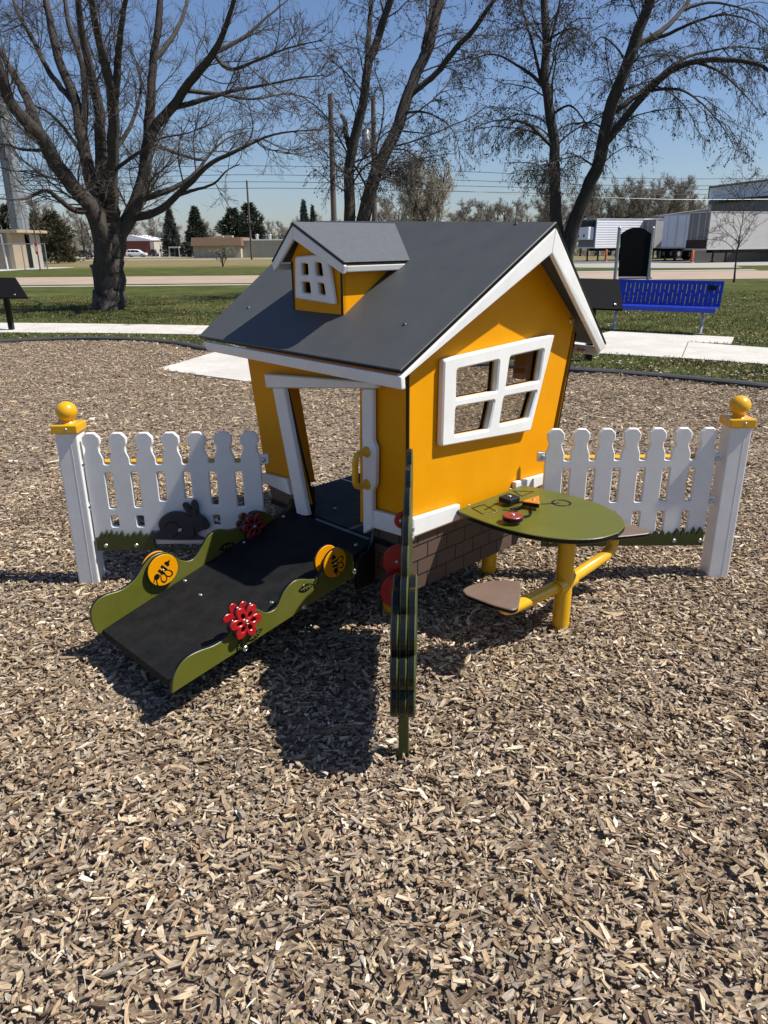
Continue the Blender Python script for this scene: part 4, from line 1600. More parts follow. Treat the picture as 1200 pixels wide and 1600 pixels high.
# grass blades and litter where the lawn comes near
PATHP = [tuple(q) for q in near] + [tuple(q) for q in far[::-1]]
PADB = [(4.2, 13.85), (6.0, 12.80), (5.55, 11.90), (3.6, 13.05)]
r = np.random.default_rng(31)
m = 260000
y = 7.4 + (25 - 7.4) * r.random(m) ** 1.3
x = r.uniform(-1, 1, m) * (.60 * y + 1.2)
k = ~inside(BED, x, y) & ~inside(PATHP, x, y) & ~inside(PADB, x, y) & ~inside(PAD, x, y)
x, y = x[k], y[k]
clump = np.sin(3.1 * x + 1.3 * y) + np.sin(4.7 * y - 2.2 * x + 1) + np.sin(9 * x - 7 * y) * .6
k = r.random(len(x)) < .58 + .2 * clump
x, y = x[k], y[k]
n = len(x)
h = r.uniform(.018, .050, n)
wd = r.uniform(.004, .010, n)
a = r.uniform(0, 2 * math.pi, n)
lean = r.normal(0, .024, (n, 2))
V = np.empty((n, 3, 3))
V[:, 0] = np.stack([x - np.cos(a) * wd, y - np.sin(a) * wd, np.full(n, LZ)], 1)
V[:, 1] = np.stack([x + np.cos(a) * wd, y + np.sin(a) * wd, np.full(n, LZ)], 1)
V[:, 2] = np.stack([x + lean[:, 0], y + lean[:, 1], LZ + h], 1)
o = quads_obj('grass', V.reshape(-1, 3), np.arange(n * 3).reshape(-1, 3), BLADE)
tag(o, 'short patchy spring grass on the lawn by the path', 'grass', kind='stuff')
m = 30000
y = 7.6 + (23 - 7.6) * r.random(m) ** 1.5
x = r.uniform(-1, 1, m) * (.60 * y + 1.2)
k = ~inside(BED, x, y) & ~inside(PATHP, x, y) & ~inside(PADB, x, y)
x, y = x[k], y[k]
k = r.random(len(x)) < np.where((y < 13.5), .75, .25)
x, y = x[k], y[k]
n = len(x)
s = r.uniform(.005, .017, n)
a = r.uniform(0, 6.28, n)
tl = r.normal(0, .4, n)
V = np.empty((n, 4, 3))
for j in range(4):
    t = a + j * math.pi / 2
    V[:, j] = np.stack([x + np.cos(t) * s * (1 + .6 * (j % 2)), y + np.sin(t) * s * .5, LZ + .030 + np.sin(t) * s * tl], 1)
o = quads_obj('leaf_litter', V.reshape(-1, 3), np.arange(n * 4).reshape(-1, 4), LITTER)
tag(o, 'pale scattered chips and dry leaves lying on the grass', 'litter', kind='stuff')

# ================================================================== trees


def resample(P, rad, K):
    P = np.asarray(P, float)
    d = np.r_[0, np.cumsum(np.linalg.norm(np.diff(P, axis=0), axis=1))]
    t = np.linspace(0, d[-1], K)
    return np.stack([np.interp(t, d, P[:, i]) for i in range(3)], 1), np.interp(t, d, rad)


def tubes(pts, rad, k, rough=0.0, r_=None):
    """pts n x K x 3 -> one set of quads."""
    n, K, _ = pts.shape
    T = np.gradient(pts, axis=1)
    T /= np.linalg.norm(T, axis=2, keepdims=True) + 1e-9
    mean = T.mean(1)
    ref = np.where(np.abs(mean[:, 2:3]) < .8, np.array([[0, 0, 1.0]]), np.array([[1.0, 0.2, 0]]))[:, None, :]
    Nv = np.cross(T, np.broadcast_to(ref, T.shape))
    Nv /= np.linalg.norm(Nv, axis=2, keepdims=True) + 1e-9
    B = np.cross(T, Nv)
    ang = np.arange(k) * 2 * math.pi / k
    R_ = rad[:, :, None]
    if rough:
        ph = r_.uniform(0, 6.28, (n, 1, 4))
        zz_ = np.arange(K)[None, :, None]
        R_ = R_ * (1 + rough * (np.sin(3 * ang + ph[..., :1] + .12 * zz_) * .5 + np.sin(5 * ang + ph[..., 1:2] - .15 * zz_) * .4 + np.sin(9 * ang + ph[..., 2:3] + .1 * zz_) * .4 + np.sin(10 * ang + ph[..., 3:] - .07 * zz_) * .3))
    else:
        R_ = np.broadcast_to(R_, (n, K, k))
    V = pts[:, :, None, :] + R_[..., None] * (np.cos(ang)[None, None, :, None] * Nv[:, :, None, :] + np.sin(ang)[None, None, :, None] * B[:, :, None, :])
    idx = np.arange(n * K * k).reshape(n, K, k)
    a = idx[:, :-1]
    b = idx[:, 1:]
    F = np.stack([a, np.roll(a, -1, 2), np.roll(b, -1, 2), b], -1).reshape(-1, 4)
    return V.reshape(-1, 3), F


def sprout(r_, pts, rad, n, t0, t1, l0, l1, lmin, a0, a1, K, curl, grav, rk, rmin, pw=1.0, flat=0.0):
    """n children on the given branches."""
    N_, Kp, _ = pts.shape
    seg = np.linalg.norm(np.diff(pts, axis=1), axis=2).sum(1)
    idx = r_.choice(N_, n, p=seg / seg.sum())
    t = t0 + (t1 - t0) * r_.random(n) ** pw
    f = t * (Kp - 1)
    i = np.minimum(f.astype(int), Kp - 2)
    fr_2 = (f - i)[:, None]
    p = pts[idx, i] * (1 - fr_2) + pts[idx, i + 1] * fr_2
    tan = pts[idx, i + 1] - pts[idx, i]
    tan /= np.linalg.norm(tan, axis=1, keepdims=True) + 1e-9
    rr = rad[idx, i] * (1 - fr_2[:, 0]) + rad[idx, i + 1] * fr_2[:, 0]
    rnd = r_.normal(0, 1, (n, 3))
    pr = rnd - (rnd * tan).sum(1, keepdims=True) * tan
    pr /= np.linalg.norm(pr, axis=1, keepdims=True) + 1e-9
    a = r_.uniform(a0, a1, n)[:, None]
    d = np.cos(a) * tan + np.sin(a) * pr
    ln = np.maximum(seg[idx] * r_.uniform(l0, l1, n) * (1 - .55 * t), lmin)
    r0 = np.maximum(np.minimum(rr * rk, ln * .0085 + .003), rmin)
    P = np.empty((n, K, 3))
    P[:, 0] = p
    for s in range(1, K):
        d = d + r_.normal(0, curl, (n, 3)) + np.array([0, 0, grav])
        d /= np.linalg.norm(d, axis=1, keepdims=True)
        P[:, s] = P[:, s - 1] + d * (ln / (K - 1))[:, None]
    Rr = r0[:, None] * (1 - np.linspace(0, 1, K)[None] * .62)
    return P, np.maximum(Rr, rmin * .7)


def joinq(parts):
    V, F, o = [], [], 0
    for v, f in parts:
        V.append(v)
        F.append(f + o)
        o += len(v)
    return np.concatenate(V), np.concatenate(F)


def blobs(r_, pts, n, s0, s1):
    """Small buds: octahedra at twig points."""
    flat = pts.reshape(-1, 3)
    c = flat[r_.integers(0, len(flat), n)] + r_.normal(0, .02, (n, 3))
    s = r_.uniform(s0, s1, n)[:, None, None]
    oc = np.array([[1, 0, 0], [0, 1, 0], [-1, 0, 0], [0, -1, 0], [0, 0, 1.3], [0, 0, -1.3]])
    V = (c[:, None, :] + s * oc[None] * r_.uniform(.6, 1.2, (n, 6, 1))).reshape(-1, 3)
    b = np.array([[0, 1, 4, 4], [1, 2, 4, 4], [2, 3, 4, 4], [3, 0, 4, 4], [1, 0, 5, 5], [2, 1, 5, 5], [3, 2, 5, 5], [0, 3, 5, 5]])[:, :3]
    F = (np.arange(n)[:, None, None] * 6 + b[None]).reshape(-1, 3)
    return V, np.concatenate([F, F[:, 2:]], 1) if False else F


def traced_tree(name, label, Y0, zoom, limbs, counts, seed, grav, bud=0, bark=BARK, twig=TWIG, rmin=.0055, lw=(1, 1, 1)):
    """A bare tree: limbs follow the traced lines in space at about depth Y0; the rest grows from them."""
    r_ = np.random.default_rng(seed)
    zx, zy, zs = zoom
    L0, TR = [], []
    for pts, d0, d1, dep in limbs:
        pts = np.asarray(pts, float)
        m_ = len(pts)
        px = np.stack([zx + pts[:, 0] * zs, zy + pts[:, 1] * zs], 1)
        ys0 = Y0
        if TR:                                       # start on the limb it forks from
            allp_ = np.concatenate([q_[0] for q_ in TR])
            ally = np.concatenate([q_[1] for q_ in TR])
            dd = np.linalg.norm(allp_ - px[0], axis=1)
            jn = np.argmin(dd)
            ys0 = ally[jn]
            if dd[jn] < 16:
                px[0] = allp_[jn]
        yy = ys0 + dep * (np.arange(m_) / max(m_ - 1, 1)) ** 1.3
        W = np.array([WX(px[i][0], px[i][1], yy[i]) for i in range(m_)])
        fp = crv(px, 8)
        TR.append((fp, np.interp(np.linspace(0, 1, len(fp)), np.linspace(0, 1, m_), yy)))
        rad = np.linspace(d0, d1, m_) * np.where(d1 < 9, np.linspace(1, .45, m_), 1) * zs * .5 / FPX * (Y0 * .95)
        Wc = crv(W, 4)
        rc = np.interp(np.linspace(0, 1, len(Wc)), np.linspace(0, 1, m_), rad)
        if W[0][2] < 1.0 and (pts[0][1] * zs + zy) > 340:        # reaches the ground: flare the foot
            rc = rc * (1 + .45 * np.exp(-np.linspace(0, 1, len(Wc)) * 14))
        L0.append(resample(Wc, rc, 26))
    P0_ = np.stack([q[0] for q in L0])
    R0_ = np.stack([q[1] for q in L0])
    wob = r_.normal(0, 1, P0_.shape) * (R0_[..., None] * .10)
    wob[:, 0] = 0
    P0_ = P0_ + wob
    base = P0_[np.argmin(P0_[:, 0, 2]), 0]
    t = thing(name, label, 'tree', (base[0], base[1], lz(base[1])))
    V, F = tubes(P0_, R0_, 26, .09, r_)
    quads_obj('trunk', V, F, bark, t, smooth=True)
    n1, n2, n3, n4 = counts
    g1, g2, g3 = grav
    A1 = sprout(r_, P0_, R0_, n1, .28, 1.0, .22, .50, .6, .45, 1.05, 10, .14, g1, .62, .009)
    A2 = sprout(r_, *A1, n2, .12, 1.0, .25, .60, .35, .4, 1.0, 7, .17, g2, .6, .0055)
    A3 = sprout(r_, *A2, n3, .1, 1.0, .25, .65, .22, .4, 1.0, 5, .18, g3, .6, rmin)
    A4 = sprout(r_, *A3, n4, .1, 1.0, .3, .8, .10, .4, 1.1, 4, .2, g3, .8, rmin * .85)
    parts = [tubes(*A1, 6), tubes(*A2, 4), tubes(*A3, 3), tubes(*A4, 3)]
    V, F = joinq(parts)
    c_ = quads_obj('crown', V, F, twig, t)
    if bud:
        Vb, Fb = blobs(r_, A4[0][:, 1:], bud, .012, .025)
        quads_obj('buds', Vb, Fb, twig, t)
    return t


Lz = (0, 0, 1 / 2.4)
left_limbs = [
    ([(408, 1150), (408, 1050), (410, 950), (406, 860), (402, 780)], 104, 84, 0),
    ([(396, 1150), (390, 1040), (388, 940), (374, 860), (345, 790), (290, 715), (200, 600), (150, 510), (100, 460), (30, 370), (0, 265), (-60, 120)], 70, 26, -2.5),
    ([(150, 515), (120, 430), (88, 345), (40, 260), (0, 190), (-60, 110)], 34, 12, .5),
    ([(385, 860), (360, 760), (330, 640), (300, 480), (283, 380), (230, 250), (190, 90), (170, -20), (150, -120)], 52, 16, 2.0),
    ([(300, 500), (320, 390), (310, 250), (260, 100), (240, -40)], 28, 12, 1.0),
    ([(395, 850), (385, 740), (375, 560), (370, 400), (330, 230), (300, 80), (288, -60)], 48, 16, -1.2),
    ([(415, 860), (420, 780), (420, 600), (425, 440), (408, 300), (382, 200), (352, 60), (330, -60)], 48, 16, -2.6),
    ([(425, 440), (440, 260), (452, 120), (475, -20)], 28, 12, -1.5),
    ([(424, 1150), (422, 1040), (430, 960), (452, 880), (498, 790), (530, 700), (552, 560), (562, 400), (572, 250), (592, 100), (605, -60)], 72, 17, .8),
    ([(555, 540), (590, 460), (650, 400), (700, 320), (760, 255), (812, 180), (850, 90), (890, -40)], 38, 12, -2.8),
    ([(590, 240), (640, 150), (690, 50), (712, -60)], 20, 9, 2.0),
    ([(690, 340), (790, 210), (900, 150), (1000, 65), (1090, -10)], 24, 8, 1.5),
    ([(490, 815), (540, 810), (600, 788), (660, 735), (720, 680), (790, 612), (870, 575), (930, 545), (1000, 512), (1100, 492), (1200, 488)], 34, 7, -2.5),
    ([(535, 750), (610, 722), (680, 690), (740, 640), (790, 575), (850, 520), (930, 492)], 26, 8, 2.2),
    ([(340, 785), (290, 790), (240, 765), (175, 715), (110, 740), (60, 748), (-30, 742)], 26, 8, -2.5),
    ([(640, 405), (750, 378), (880, 340), (1000, 318), (1120, 292), (1220, 282)], 20, 6, -1.2),
    ([(700, 352), (820, 352), (950, 372), (1080, 352), (1220, 385)], 16, 5, 2.5),
    ([(800, 200), (860, 260), (960, 228), (1080, 180), (1220, 148)], 15, 5, -3.0),
    ([(660, 740), (720, 715), (800, 690), (850, 640), (900, 615)], 15, 5, -2.0),
    ([(424, 650), (480, 600), (540, 560), (600, 520), (700, 500), (780, 470)], 15, 5, -3.0),
    ([(322, 610), (240, 480), (180, 420), (110, 390), (40, 380)], 16, 5, 3.0),
    ([(178, 570), (80, 560), (20, 540), (-60, 545)], 13, 5, 2.0),
    ([(424, 570), (490, 470), (530, 330), (520, 240), (560, 190)], 18, 6, 3.0),
    ([(556, 530), (680, 580), (760, 600), (800, 560), (840, 500), (950, 480)], 14, 5, 3.0),
    ([(280, 390), (190, 280), (130, 160), (60, 30), (40, -60)], 22, 9, 3.2),
]
traced_tree('bare_maple_tree', 'large wide-spreading bare tree with many limbs left behind the playhouse', 19.9, Lz, left_limbs, (300, 2200, 8800, 12000), 3, (.05, .02, .0), rmin=.0034)
Mz = (440, 0, .3)
mid_limbs = [
    ([(362, 1500), (356, 1150), (350, 950), (362, 800), (400, 650), (430, 500), (452, 330), (490, 230), (530, 100), (575, -20), (620, -200)], 56, 26, -1.0),
    ([(450, 340), (452, 220), (458, 120), (466, 0), (470, -180)], 28, 16, 1.0),
    ([(352, 790), (335, 700), (330, 640), (310, 600)], 26, 18, .5),
    ([(392, 1500), (425, 1150), (470, 950), (540, 800), (600, 660), (650, 520), (710, 370), (772, 230), (802, 100), (835, -20), (860, -200)], 66, 40, 1.0),
    ([(735, 330), (750, 200), (775, 80), (790, -60)], 30, 18, 1.6),
    ([(690, 515), (800, 390), (900, 262), (1000, 155), (1062, 60), (1120, -20), (1200, -140)], 30, 14, -1.5),
    ([(665, 600), (700, 582), (770, 592), (860, 640), (910, 720), (930, 830)], 14, 5, -1.5),
    ([(620, 690), (720, 692), (830, 690)], 10, 4, -1.0),
    ([(560, 790), (640, 780), (720, 840), (760, 900)], 9, 4, -1.5),
    ([(540, 80), (520, 20), (500, -60)], 14, 8, 1),
    ([(440, 430), (410, 300), (380, 150)], 8, 3, -1.2),
]
traced_tree('twin_trunk_tree', 'bare tree with two tall leaning trunks rising behind the dormer', 24.0, Mz, mid_limbs, (130, 950, 4000, 7500), 5, (-.06, -.12, -.16), bud=5200, twig=TWIG2, rmin=.0035)
Rz_ = (740, 0, .38333)
right_limbs = [
    ([(350, 1180), (335, 895), (330, 700), (325, 550), (305, 400), (290, 300), (295, 150), (288, -20), (280, -180)], 46, 24, 1.2),
    ([(312, 600), (295, 575), (230, 512), (150, 488), (60, 498), (0, 525)], 16, 6, -1.2),
    ([(282, 360), (230, 300), (180, 268), (100, 225), (30, 228), (-40, 270)], 16, 5, 1.5),
    ([(300, 180), (360, 130), (420, 120), (470, 160)], 10, 4, -1.5),
    ([(320, 470), (390, 430), (450, 490), (490, 560)], 11, 4, -1.5),
    ([(292, 260), (340, 60), (370, -80)], 14, 8, -1.0),
    ([(280, 330), (240, 180), (200, 40), (190, -80)], 13, 7, 1.5),
    ([(360, 1180), (400, 950), (470, 770), (520, 640), (545, 500), (592, 350), (640, 230), (690, 80), (730, -30), (780, -200)], 54, 32, -1.0),
    ([(548, 590), (620, 480), (700, 380), (800, 290), (900, 252), (1050, 245), (1160, 262), (1260, 330)], 30, 9, -2.0),
    ([(585, 470), (680, 380), (760, 310), (860, 235), (960, 210), (1080, 190), (1220, 210)], 24, 8, 2.2),
    ([(672, 200), (760, 130), (850, 42), (900, -40)], 22, 12, 1.8),
    ([(690, 190), (790, 140), (900, 90), (1020, 60), (1140, 90), (1220, 160)], 16, 5, -2.4),
    ([(720, 380), (790, 362), (860, 372), (950, 440), (1030, 540), (1070, 620)], 13, 4, -2.6),
    ([(620, 260), (580, 190), (520, 150), (480, 200)], 10, 4, 1.6),
    ([(850, 42), (960, 10), (1080, 30), (1180, 70), (1240, 140)], 12, 4, 1.0),
    ([(900, 252), (1000, 290), (1100, 380), (1180, 480)], 12, 4, 1.5),
]
traced_tree('drooping_tree', 'bare tree with two forking trunks and drooping budded twigs behind the right roof edge', 25.0, Rz_, right_limbs, (200, 1700, 6800, 11000), 8, (-.08, -.20, -.26), bud=10500, twig=TWIG2, rmin=.0035)


# ---- far bare trees: six shapes, repeated
def far_tree_mesh(seed, spread, counts, height=10.0, thick=.22, multi=1):
    r_ = np.random.default_rng(seed)
    L0 = []
    for k in range(multi):
        a_ = r_.uniform(0, 6.28)
        P = [np.array([0, 0, -.3])]
        d = np.array([math.cos(a_) * .12 * (multi > 1) * 2, math.sin(a_) * .12 * (multi > 1) * 2, 1.0])
        for i in range(10):
            d = d + r_.normal(0, .07, 3)
            d /= np.linalg.norm(d)
            P.append(P[-1] + d * height * .085)
        L0.append((np.array(P), np.linspace(thick, .05, 11)))
    P0_ = np.stack([q[0] for q in L0])
    R0_ = np.stack([q[1] for q in L0])
    n0, n1, n2, n3 = counts
    B1 = sprout(r_, P0_, R0_, n0, .22, .98, .30, .65, 1.5, .35, .35 + spread, 9, .10, .06, .6, .045)
    B2_ = sprout(r_, *B1, n1, .2, 1, .3, .6, .8, .35, .9, 6, .14, .04, .6, .028)
    B3 = sprout(r_, *B2_, n2, .1, 1, .35, .7, .5, .35, .9, 5, .16, .03, .7, .021)
    B4 = sprout(r_, *B3, n3, .1, 1, .4, .8, .3, .35, 1.0, 3, .16, .02, .8, .016)
    tv = joinq([tubes(P0_, R0_, 8, .06, r_), tubes(*B1, 5)])
    cv = joinq([tubes(*B2_, 4), tubes(*B3, 3), tubes(*B4, 3)])
    return tv, cv, blobs(r_, B4[0], 3200, .02, .05)


def bare_me(nm, V, F, mat_):
    o = quads_obj(nm, V, F, mat_)
    me = o.data
    bpy.data.objects.remove(o)
    return me


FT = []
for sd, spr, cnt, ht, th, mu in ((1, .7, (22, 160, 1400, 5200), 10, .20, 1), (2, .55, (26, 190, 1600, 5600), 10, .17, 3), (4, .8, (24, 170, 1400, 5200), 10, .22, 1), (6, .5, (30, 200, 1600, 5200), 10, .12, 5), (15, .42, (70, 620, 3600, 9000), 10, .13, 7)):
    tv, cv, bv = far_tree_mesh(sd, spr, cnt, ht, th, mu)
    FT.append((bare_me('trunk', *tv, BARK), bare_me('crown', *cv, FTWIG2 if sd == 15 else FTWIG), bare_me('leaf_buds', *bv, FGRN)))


def far_tree(px, py_top, Y, kind, green, label, group=None, wide=1.0, rot=None):
    tp = WX(px, py_top, Y)
    hgt_ = (tp[2] - lz(Y)) / 10.4
    o = thing('bare_tree', label, 'tree', (tp[0], Y, lz(Y)), rot if rot is not None else random.uniform(0, 6.28), group)
    o.scale = (hgt_ * wide, hgt_ * wide, hgt_)
    tr, cr_, bd = FT[kind]
    for nm, me in (('trunk', tr), ('crown', cr_)) + ((('leaf_buds', bd),) if green else ()):
        c = link(bpy.data.objects.new(nm, me))
        c.parent = o
    return o


GT = 'far bare trees along the horizon'
gl_ = 'bare grey-brown tree in the far tree line'
gg_ = 'tree with pale green buds in the far tree line'
for px, pt, Y, kd, wide in ((100, 330, 120, 0, 1.1), (125, 318, 132, 1, 1.1), (150, 335, 150, 2, 1.2), (70, 300, 140, 2, 1.0), (215, 340, 210, 1, 1.3), (238, 335, 225, 3, 1.2), (252, 342, 215, 0, 1.1),
                            (330, 340, 215, 0, 1.3), (405, 338, 205, 2, 1.1), (425, 345, 190, 3, 1.2), (440, 340, 200, 1, 1.1), (455, 336, 180, 0, 1.0), (500, 332, 190, 3, 1.1), (525, 338, 175, 2, 1.2),
                            (620, 296, 118, 1, 1.0), (600, 318, 130, 0, 1.0), (745, 315, 150, 1, 1.2), (770, 305, 140, 2, 1.2), (795, 308, 135, 0, 1.1), (820, 312, 150, 3, 1.2), (845, 310, 140, 1, 1.2), (1075, 264, 128, 2, .85)):
    far_tree(px, pt, Y, kd, False, gl_, GT, wide)
for px, pt, Y, kd, wide in ((640, 300, 150, 1, 1.1), (865, 292, 125, 3, 1.1), (890, 285, 128, 1, 1.1), (915, 290, 120, 0, 1.0), (940, 284, 132, 3, 1.1), (962, 292, 122, 1, 1.0), (985, 282, 130, 2, 1.0), (1008, 276, 124, 3, 1.0),
                            (1030, 268, 118, 1, 1.0), (1050, 276, 126, 0, 1.0), (1090, 285, 140, 3, 1.0), (1110, 300, 150, 1, 1.0), (715, 312, 140, 3, 1.2), (740, 326, 130, 1, 1.3)):
    far_tree(px, pt, Y, kd, True, gg_, GT, wide)
far_tree(672, 226, 95, 4, True, 'tall rounded multi-stemmed tree with fine pale twigs behind the roof ridge', None, .80, 1.0)

# ---- conifers


def conifer_mesh(seed, rounded_, n=2600, height=10.0, width=2.2):
    r_ = np.random.default_rng(seed)
    q = r_.random(n) ** .75
    ztop = 1 - q
    z = height * (.04 + .96 * ztop)
    if rounded_:
        prof = np.sin(np.clip((1 - ztop) * 1.5 + .18, 0, math.pi / 1.35)) * (1 + .22 * np.sin(9 * ztop + 2))
    else:
        whorl = np.floor(ztop * 13) / 13
        prof = (1 - ztop) * (.72 + .4 * np.abs(np.sin(13 * math.pi * ztop)))
    a = r_.uniform(0, 2 * math.pi, n)
    lob = 1 + .28 * np.sin(3 * a + 5 * ztop * 3) + .18 * np.sin(7 * a - 9 * ztop)
    rad = width * prof * lob * r_.uniform(.3, 1.08, n) ** .6 + .05
    c = np.stack([rad * np.cos(a), rad * np.sin(a), z + r_.normal(0, .12, n) - (0 if rounded_ else .10) * rad], 1)
    # each tuft: three narrow blades pointing outward
    out = np.stack([np.cos(a), np.sin(a), np.full(n, .45 if rounded_ else -.15)], 1)
    V, F = [], []
    for k in range(4):
        d = out + r_.normal(0, .55, (n, 3))
        d /= np.linalg.norm(d, axis=1, keepdims=True)
        s = np.cross(d, r_.normal(0, 1, (n, 3)))
        s /= np.linalg.norm(s, axis=1, keepdims=True)
        ln = r_.uniform(.35, .75, n)[:, None]
        wd_ = r_.uniform(.06, .13, n)[:, None]
        tri = np.stack([c - s * wd_ - d * ln * .3, c + s * wd_ - d * ln * .3, c + s * wd_ * .4 + d * ln, c - s * wd_ * .2 + d * ln * 1.1], 1)
        V.append(tri.reshape(-1, 3))
    V = np.concatenate(V)
    F = np.arange(len(V)).reshape(-1, 4)
    P = np.array([[[0, 0, -.3], [0, 0, height * .5], [0, 0, height * .97]]])
    return tubes(P, np.array([[.22, .14, .03]]), 8), (V, F)


CM = {}
for nm, sd, rd, mt, wd_ in (('spruce', 3, False, CONI3, 2.3), ('juniper', 5, True, CONI, 2.7), ('pine', 9, True, CONI2, 3.4), ('dark_spruce', 12, False, CONI, 2.9)):
    tv, cv = conifer_mesh(sd, rd, 1700, 10, wd_)
    CM[nm] = (bare_me('trunk', *tv, BARK), bare_me('crown', *cv, mt))


def conifer(kind, px, pt, pw, Y, label):
    tp = WX(px, pt, Y)
    s = (tp[2] - lz(Y)) / 10.0
    sw = pw / 2 / FPX * Y * .95 / {'spruce': 2.3, 'juniper': 2.7, 'pine': 3.4, 'dark_spruce': 2.9}[kind]
    o = thing('conifer_tree', label, 'tree', (tp[0], Y, lz(Y)), random.uniform(0, 6))
    o.scale = (sw, sw, s)
    for nm, me in zip(('trunk', 'crown'), CM[kind]):
        c = link(bpy.data.objects.new(nm, me))
        c.parent = o
    return o


conifer('spruce', 263, 324, 30, 190, 'narrow dark spruce right of the red metal building')
conifer('dark_spruce', 303, 322, 46, 180, 'broad dark conifer with two tops left of the tan-roofed building')
conifer('juniper', 362, 326, 46, 175, 'dark bushy evergreen behind the tan-roofed building, left half of the pair')
conifer('juniper', 388, 318, 44, 178, 'taller dark bushy evergreen behind the wooden pole, right half of the pair')
conifer('spruce', 474, 314, 26, 165, 'small pale conifer just left of the dormer peak')
conifer('spruce', 488, 322, 20, 170, 'smallest pale conifer touching the dormer roof edge')
conifer('pine', 78, 330, 56, 92, 'brownish rounded pine behind the wire mesh fence')
conifer('juniper', 8, 320, 40, 100, 'dark evergreen at the left edge behind the brick shed')
conifer('pine', 52, 328, 30, 96, 'rust-tinged pine just right of the grey tower')
conifer('spruce', 86, 332, 16, 118, 'slim distant spruce peeping over the brown pine')
conifer('juniper', 103, 378, 16, 95, 'low round evergreen shrub left of the dark parked car')
# ================================================================== near park furniture


def wx(px, py, Y):
    return WX(px, py, Y)


def slab4(mb, P, t, n, m=0, bev=.004):
    P = [np.asarray(p, float) for p in P]
    n = np.asarray(n, float)
    return mb.hexa([p - n * t for p in P] + P, m, bev)


def info_sign(px_post, py_post, Y, corners, label):
    t = thing('information_sign', label, 'sign', (FX(px_post, py_post, Y)[0], Y, LZ))
    P = [wx(x, y, Y + d) for x, y, d in corners]
    n = np.cross(P[1] - P[0], P[3] - P[0])
    n /= np.linalg.norm(n)
    n = n if n[2] > 0 else -n
    mb = slab4(MB(), P, .035, n, 0, .006)
    c = sum(P) / 4
    for a_, b_3 in ((.42, -.36), (-.42, -.36)):
        bolt(mb, c + (P[1] - P[0]) * a_ - (P[0] - P[3]) * .36 + n * .001, n, .022, 1)
    mb.build('sign_panel', [MATTE, STEEL], t)
    x = FX(px_post, py_post, Y)[0]
    mb = MB().hexa([(x - .045, Y - .03, LZ - .1), (x + .045, Y - .03, LZ - .1), (x + .045, Y + .06, LZ - .1), (x - .045, Y + .06, LZ - .1),
                    (x - .045, Y - .03, c[2] - .11), (x + .045, Y - .03, c[2] - .11), (x + .045, Y + .06, c[2] - .07), (x - .045, Y + .06, c[2] - .07)], 0, .006)
    mb.build('post', [BLK], t)


gp = GR(18, 516)
info_sign(18, 516, gp[1], [(-24, 433.5, .28), (24, 433.5, .28), (44, 465, -.12), (-28, 465, -.12)], 'black slanted information panel on a post by the footpath at the left edge')
info_sign(921, 540, 10.35, [(888, 434, .22), (967, 436, .22), (974, 483.5, -.12), (884, 480, -.12)], 'black slanted information panel half hidden behind the right roof edge')

# bench
l0, l1 = GR(960, 514, -.05), GR(1095, 521, -.05)
ax = l1 - l0
ax[2] = 0
leglen = np.linalg.norm(ax)
ax /= leglen
fwd_ = np.array([ax[1], -ax[0], 0])
if fwd_[1] > 0:
    fwd_ = -fwd_
cb = (l0 + l1) / 2
bt = thing('park_bench', 'blue perforated metal bench standing on the concrete pad', 'bench', (cb[0], cb[1], -.05))
hb = .5 * leglen + .22
backup = Z3 * .96 - fwd_ * .25
backup /= np.linalg.norm(backup)
seat_o = cb + np.array([0, 0, .44])
bk0 = seat_o - fwd_ * .20
hl_ = []
ncol = 25
for i in range(ncol):
    x = -hb + .06 + (2 * hb - .12) * i / (ncol - 1)
    for z0, z1 in (((.03, .17), (.22, .40)) if i % 2 else ((.06, .24), (.29, .385))):
        hl_.append([(x - .0065, z0), (x + .0065, z0), (x + .0065, z1), (x - .0065, z1)])
bn = np.cross(ax, backup)
bn = bn if bn[1] < 0 else -bn
mb = MB().plate([(-hb, 0), (hb, 0), (hb, .44), (-hb, .44)], hl_, bk0, ax, backup, bn, .006, 0, .001, 0, 0)
mb.tube([bk0 - ax * hb + backup * .44, bk0 + ax * hb + backup * .44], .014, 10)
mb.build('backrest', [BLUE], bt)
hs = []
for i in range(ncol):
    x = -hb + .06 + (2 * hb - .12) * i / (ncol - 1)
    hs += [[(x - .0065, .03), (x + .0065, .03), (x + .0065, .17), (x - .0065, .17)], [(x - .0065, .21), (x + .0065, .21), (x + .0065, .35), (x - .0065, .35)]]
mb = MB().plate([(-hb, 0), (hb, 0), (hb, .40), (-hb, .40)], hs, bk0 + Z3 * .003, ax, fwd_, Z3, .006, 0, .001, 0, 0)
e0, e1 = bk0 + fwd_ * .40 - ax * hb, bk0 + fwd_ * .40 + ax * hb
mb.hexa([e0 - Z3 * .07, e1 - Z3 * .07, e1 - Z3 * .07 + fwd_ * .03, e0 - Z3 * .07 + fwd_ * .03, e0 + Z3 * .008, e1 + Z3 * .008, e1 + Z3 * .002 + fwd_ * .03, e0 + Z3 * .002 + fwd_ * .03], 0, .006)
mb.build('seat', [BLUE], bt)
pl_ = bk0 + ax * (hb - .18) + backup * .33 + bn * .0065
slab4(MB(), [pl_ - ax * .07 - backup * .045, pl_ + ax * .07 - backup * .045, pl_ + ax * .07 + backup * .045, pl_ - ax * .07 + backup * .045], .004, -bn, 0, .001).build('plaque', [BLK], bt)
